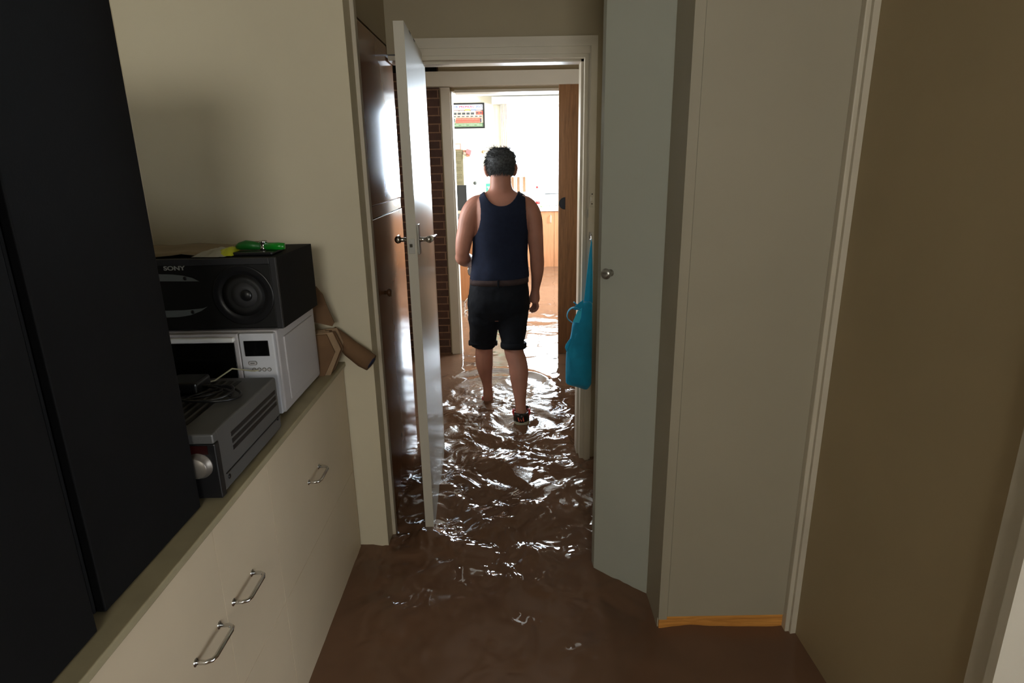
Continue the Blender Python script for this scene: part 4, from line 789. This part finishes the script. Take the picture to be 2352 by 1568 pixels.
s1 = tank.modifiers.new('t', 'SOLIDIFY'); s1.thickness = .0065; s1.offset = 0; s3 = tank.modifiers.new('fuse', 'REMESH'); s3.mode = 'VOXEL'; s3.voxel_size = .0032; s3.use_smooth_shade = True; s2 = tank.modifiers.new('s', 'SMOOTH'); s2.iterations = 7
# shorts
sh = MB()
sh.loft([(-.080, 3.702, .610, .152, .102), (-.080, 3.700, .635, .174, .120), (-.080, 3.697, .665, .187, .134), (-.080, 3.695, .70, .193, .140), (-.078, 3.695, .74, .191, .142), (-.075, 3.698, .80, .182, .136), (-.072, 3.702, .845, .176, .130), (-.071, 3.703, .866, .172, .127)], 44, pw=2.4)
sh.tube([(-.166, 3.692, .70), (-.172, 3.706, .61), (-.177, 3.742, .54), (-.183, 3.765, .48), (-.188, 3.785, .415)], [.100, .102, .096, .088, .083], 32)
sh.tube([(.002, 3.692, .70), (.004, 3.684, .61), (.005, 3.668, .54), (.007, 3.645, .49), (.009, 3.625, .440)], [.100, .100, .089, .077, .070], 32)
sho = sh.build('shorts', shortm, man); WORLD[sho.name] = Vector((0,0,0))
rm = sho.modifiers.new('fuse', 'REMESH'); rm.mode = 'VOXEL'; rm.voxel_size = .006; rm.use_smooth_shade = True
sm_ = sho.modifiers.new('smooth', 'SMOOTH'); sm_.iterations = 10
tx = bpy.data.textures.new('cloth_folds', 'CLOUDS'); tx.noise_scale = .09; tx.noise_depth = 2
dm = sho.modifiers.new('folds', 'DISPLACE'); dm.texture = tx; dm.strength = .016; dm.mid_level = .5; dm.texture_coords = 'GLOBAL'
for (c, r0, tz) in (((-.188, 3.787, .418), .084, 1), ((.009, 3.626, .448), .071, -1)):
    b = MB(); pf = [(r0+.000, -.012), (r0+.006, -.016), (r0+.010, -.008), (r0+.010, .014), (r0+.006, .022), (r0-.003, .020), (r0-.006, 0)]
    b.lathe(c, (.02, -.30*tz*-1 if tz > 0 else .10, 1), [(r, h) for r, h in pf + pf[:1]], 40); b.build('cuff', shortm, sho)
for x, sg in ((-.262, -1), (.100, 1)):   # pocket bulges
    MB().ball((x, 3.69, .70 if sg < 0 else .71), (.008, .050, .060)).build('pocket', shortm, sho)
b = MB(); seg = 60; vs = []
for z, o_ in ((.832, .0), (.832, .0045), (.866, .003), (.866, -.002)):
    for j in range(seg):
        an = 2*math.pi*j/seg; c, s = math.cos(an), math.sin(an); vs.append((-.072 + (.177+o_)*math.copysign(abs(c)**(2/2.4), c), 3.702 + (.131+o_)*math.copysign(abs(s)**(2/2.4), s), z + .004*c))
b.add(vs, [(i*seg+j, i*seg+(j+1) % seg, ((i+1) % 4)*seg+(j+1) % seg, ((i+1) % 4)*seg+j) for i in range(4) for j in range(seg)], True); b.build('belt', beltm, man)
for x in (-.075,): MB().box(x-.006, x+.006, 3.5645, 3.571, .822, .872, .002).build('belt_loop', shortm, man)
# hair
hb = MB(); nlat, nlon = 26, 48; vs = []; rngh = random.Random(2)
def hair_r(z):
    zs = [h_[0] for h_ in HD]; return [float(np.interp(z, zs, [h_[k] for h_ in HD])) for k in (1, 2, 3)]
zl_ = list(np.linspace(1.452, 1.600, nlat-3)) + [1.606, 1.612, 1.615]
for i, z in enumerate(zl_):
    cy, rx, ry = hair_r(min(z, 1.604)); th = .012 * min(1, (z-1.446)/.03)
    if z > 1.604: rx, ry = {1.606: (.030, .036), 1.612: (.018, .02), 1.615: (.004, .004)}[z]
    for j in range(nlon):
        an = 2*math.pi*j/nlon; c, s = math.cos(an), math.sin(an); zz_ = z
        # nape line: higher in the middle of the back, dropping beside the ears; front hairline high
        low = 1.486 - .032*abs(c)**1.3 if s < 0 else 1.474 + .075*max(0, s)**.8 + (.02 if abs(c) > .6 else 0)
        zz_ = max(z, low)
        cy2, rx2, ry2 = hair_r(min(zz_, 1.604))
        if z > 1.604: rx2, ry2, cy2 = rx, ry, cy
        t2 = .0105 * min(1, max(0, (zz_ - low)/.012) + .15) + rngh.uniform(-.0012, .0016)
        vs.append((hx_ + (rx2+t2)*math.copysign(abs(c)**(2/2.15), c), cy2 + (ry2+t2)*math.copysign(abs(s)**(2/2.15), s), zz_ + (.007 if z > 1.59 else 0)))
hb.add(vs, [(i*nlon+j, i*nlon+(j+1) % nlon, (i+1)*nlon+(j+1) % nlon, (i+1)*nlon+j) for i in range(len(zl_)-1) for j in range(nlon)] + [tuple((len(zl_)-1)*nlon+j for j in range(nlon))], True)
def strand(p, d, L, r=.0022, curl=.3):
    p = Vector(p); d = Vector(d).normalized(); pts = []; g = Vector((rngh.uniform(-1, 1), rngh.uniform(-.5, .5), rngh.uniform(-1, .2)))*curl
    for k in range(4): pts.append(p + d*L*k/3 + g*L*(k/3)**2)
    hb.tube(pts, [r, r*.8, r*.5, r*.12], 4, cap=False)
for _ in range(2600):
    z = rngh.uniform(1.476, 1.608); cy, rx, ry = hair_r(min(z, 1.6)); an = rngh.uniform(math.pi*.98, 2.02*math.pi) if z < 1.55 else rngh.uniform(0, 2*math.pi); c, s = math.cos(an), math.sin(an)
    n_ = Vector((c, s, .1 + (z-1.52)*10)); tang = Vector((-s*.3*rngh.uniform(-1, 1), 0, -.9 if z < 1.56 else -.1)) + Vector((rngh.uniform(-.8, .8), 0, rngh.uniform(-.3, .3)))
    strand((hx_ + (rx+.007)*c, cy + (ry+.007)*s, z+.004), n_*.10 + tang, rngh.uniform(.014, .030), .0016, .15)
for _ in range(120):   # tousled tufts on the crown and at the left side
    an = rngh.uniform(0, 2*math.pi); strand((hx_ + .045*math.cos(an), 3.727+.05*math.sin(an), 1.606), (rngh.uniform(-1, .9), rngh.uniform(-.4, .4), .55), rngh.uniform(.022, .046), .0022, .6)
for _ in range(60):
    strand((hx_ - .078, 3.70+rngh.uniform(-.04, .03), rngh.uniform(1.53, 1.565)), (-.8, rngh.uniform(-.3, .3), -.55), rngh.uniform(.018, .034), .0018, .3)
for _ in range(40):
    strand((hx_ + .072, 3.70+rngh.uniform(-.04, .03), rngh.uniform(1.55, 1.585)), (.8, rngh.uniform(-.3, .3), .1), rngh.uniform(.012, .022), .0016, .4)
for _ in range(26):
    x0_ = rngh.uniform(-.03, .03); strand((hx_ + x0_, 3.715+rngh.uniform(-.03, .02), 1.612), (-.9 if rngh.random() < .6 else .8, -.2, .28), rngh.uniform(.035, .06), .0014, .4)
hb.build('hair', hairm, man)
# sandal on the trailing foot
sn = MB(); P = [(.008, 3.43), (.020, 3.418), (.050, 3.412), (.080, 3.418), (.094, 3.44), (.096, 3.52), (.102, 3.62), (.098, 3.70), (.075, 3.74), (.040, 3.745), (.016, 3.71), (.006, 3.62), (.006, 3.52)]
n = len(P); zf = lambda y: .016 - .30*max(0, y-3.50); vs = [(x, y, zf(y)-.010) for x, y in P] + [(x, y, zf(y)+.006) for x, y in P]
sn.add(vs, [tuple(range(n))[::-1], tuple(range(n, 2*n))] + [(i, (i+1) % n, n+(i+1) % n, n+i) for i in range(n)])
sl = sn.build('sandal', mat('cream_rubber_sole', (.42, .42, .33), .5), man); WORLD[sl.name] = Vector((0,0,0))
# heel cup
vs = []; segc = 20; hts = [(.020, .000), (.040, .003), (.058, .004), (.074, .000)]
for z, o_ in hts:
    for j in range(segc+1):
        an = math.pi*(1.0 + j/segc); vs.append((.050 + (.043+o_-.10*(z-.02))*math.cos(an), 3.478 + (.060+o_)*math.sin(an) + .12*(z-.02), z + .008*(abs(math.cos(an))**3)*-1))
hc = MB().add(vs, [(i*(segc+1)+j, i*(segc+1)+j+1, (i+1)*(segc+1)+j+1, (i+1)*(segc+1)+j) for i in range(3) for j in range(segc)], True).build('heel_cup', blackp, sl); m_ = hc.modifiers.new('s', 'SOLIDIFY'); m_.thickness = .006
for k_ in range(3):   # three slanted red bars on the heel
    x = .031 + k_*.014; MB().extr([(x, 3.414, .030), (x+.007, 3.414, .030), (x+.001, 3.4185, .056 + .004*k_ - .003), (x-.006, 3.4185, .056+.004*k_ - .003)], (0, -.004, 0)).build('red_bar', mat('coral_rubber', (.62, .10, .06), .5), sl)
for sx in (-1, 1): MB().tube([(.050+sx*.040, 3.455, .040), (.050+sx*.050, 3.475, .062), (.050+sx*.048, 3.50, .072), (.050+sx*.042, 3.53, .060)], [.006, .008, .008, .006], 10).build('strap_loop', mat('red_strap', (.45, .035, .03), .45), sl)
MB().tube([(.012, 3.62, .0), (.022, 3.62, .035), (.055, 3.62, .048), (.088, 3.62, .035), (.100, 3.62, 0)], .012, 10).build('strap', blackp, sl)
sn2 = MB(); P2 = [(x-.222, y+.385) for x, y in P]; vs = [(x, y, -.098) for x, y in P2] + [(x, y, -.084) for x, y in P2]
sn2.add(vs, [tuple(range(n))[::-1], tuple(range(n, 2*n))] + [(i, (i+1) % n, n+(i+1) % n, n+i) for i in range(n)]); s2o = sn2.build('sandal', MATS['cream_rubber_sole'], man); WORLD[s2o.name] = Vector((0,0,0))
for sx in (-1, 1): MB().tube([(-.170+sx*.026, 3.86, -.04), (-.170+sx*.037, 3.865, .004), (-.170+sx*.034, 3.88, .010), (-.170+sx*.026, 3.90, 0)], .005, 8).build('strap_loop', MATS['red_strap'], s2o)
# glasses held in the left hand
t = thing('eyeglasses', 'folded eyeglasses dangling from the man left hand at his hip', 'glasses', (-.235, 3.95, .86))
lp = [(-.262 + .016*math.cos(2*math.pi*i/20) , 3.93 + .010*math.cos(2*math.pi*i/20), .866 + .030*math.sin(2*math.pi*i/20)) for i in range(21)]
MB().tube(lp, .0018, 8, cap=False).build('rim', chrome, t)
MB().extr(lp[:-1], (0.0004, .0012, 0)).build('lens', mat('bright_lens', (.75, .75, .8), .1, var=0), t)
MB().tube([(-.278, 3.93, .886), (-.268, 3.95, .900), (-.258, 3.97, .905)], .003, 8).build('temple', blackp, t)
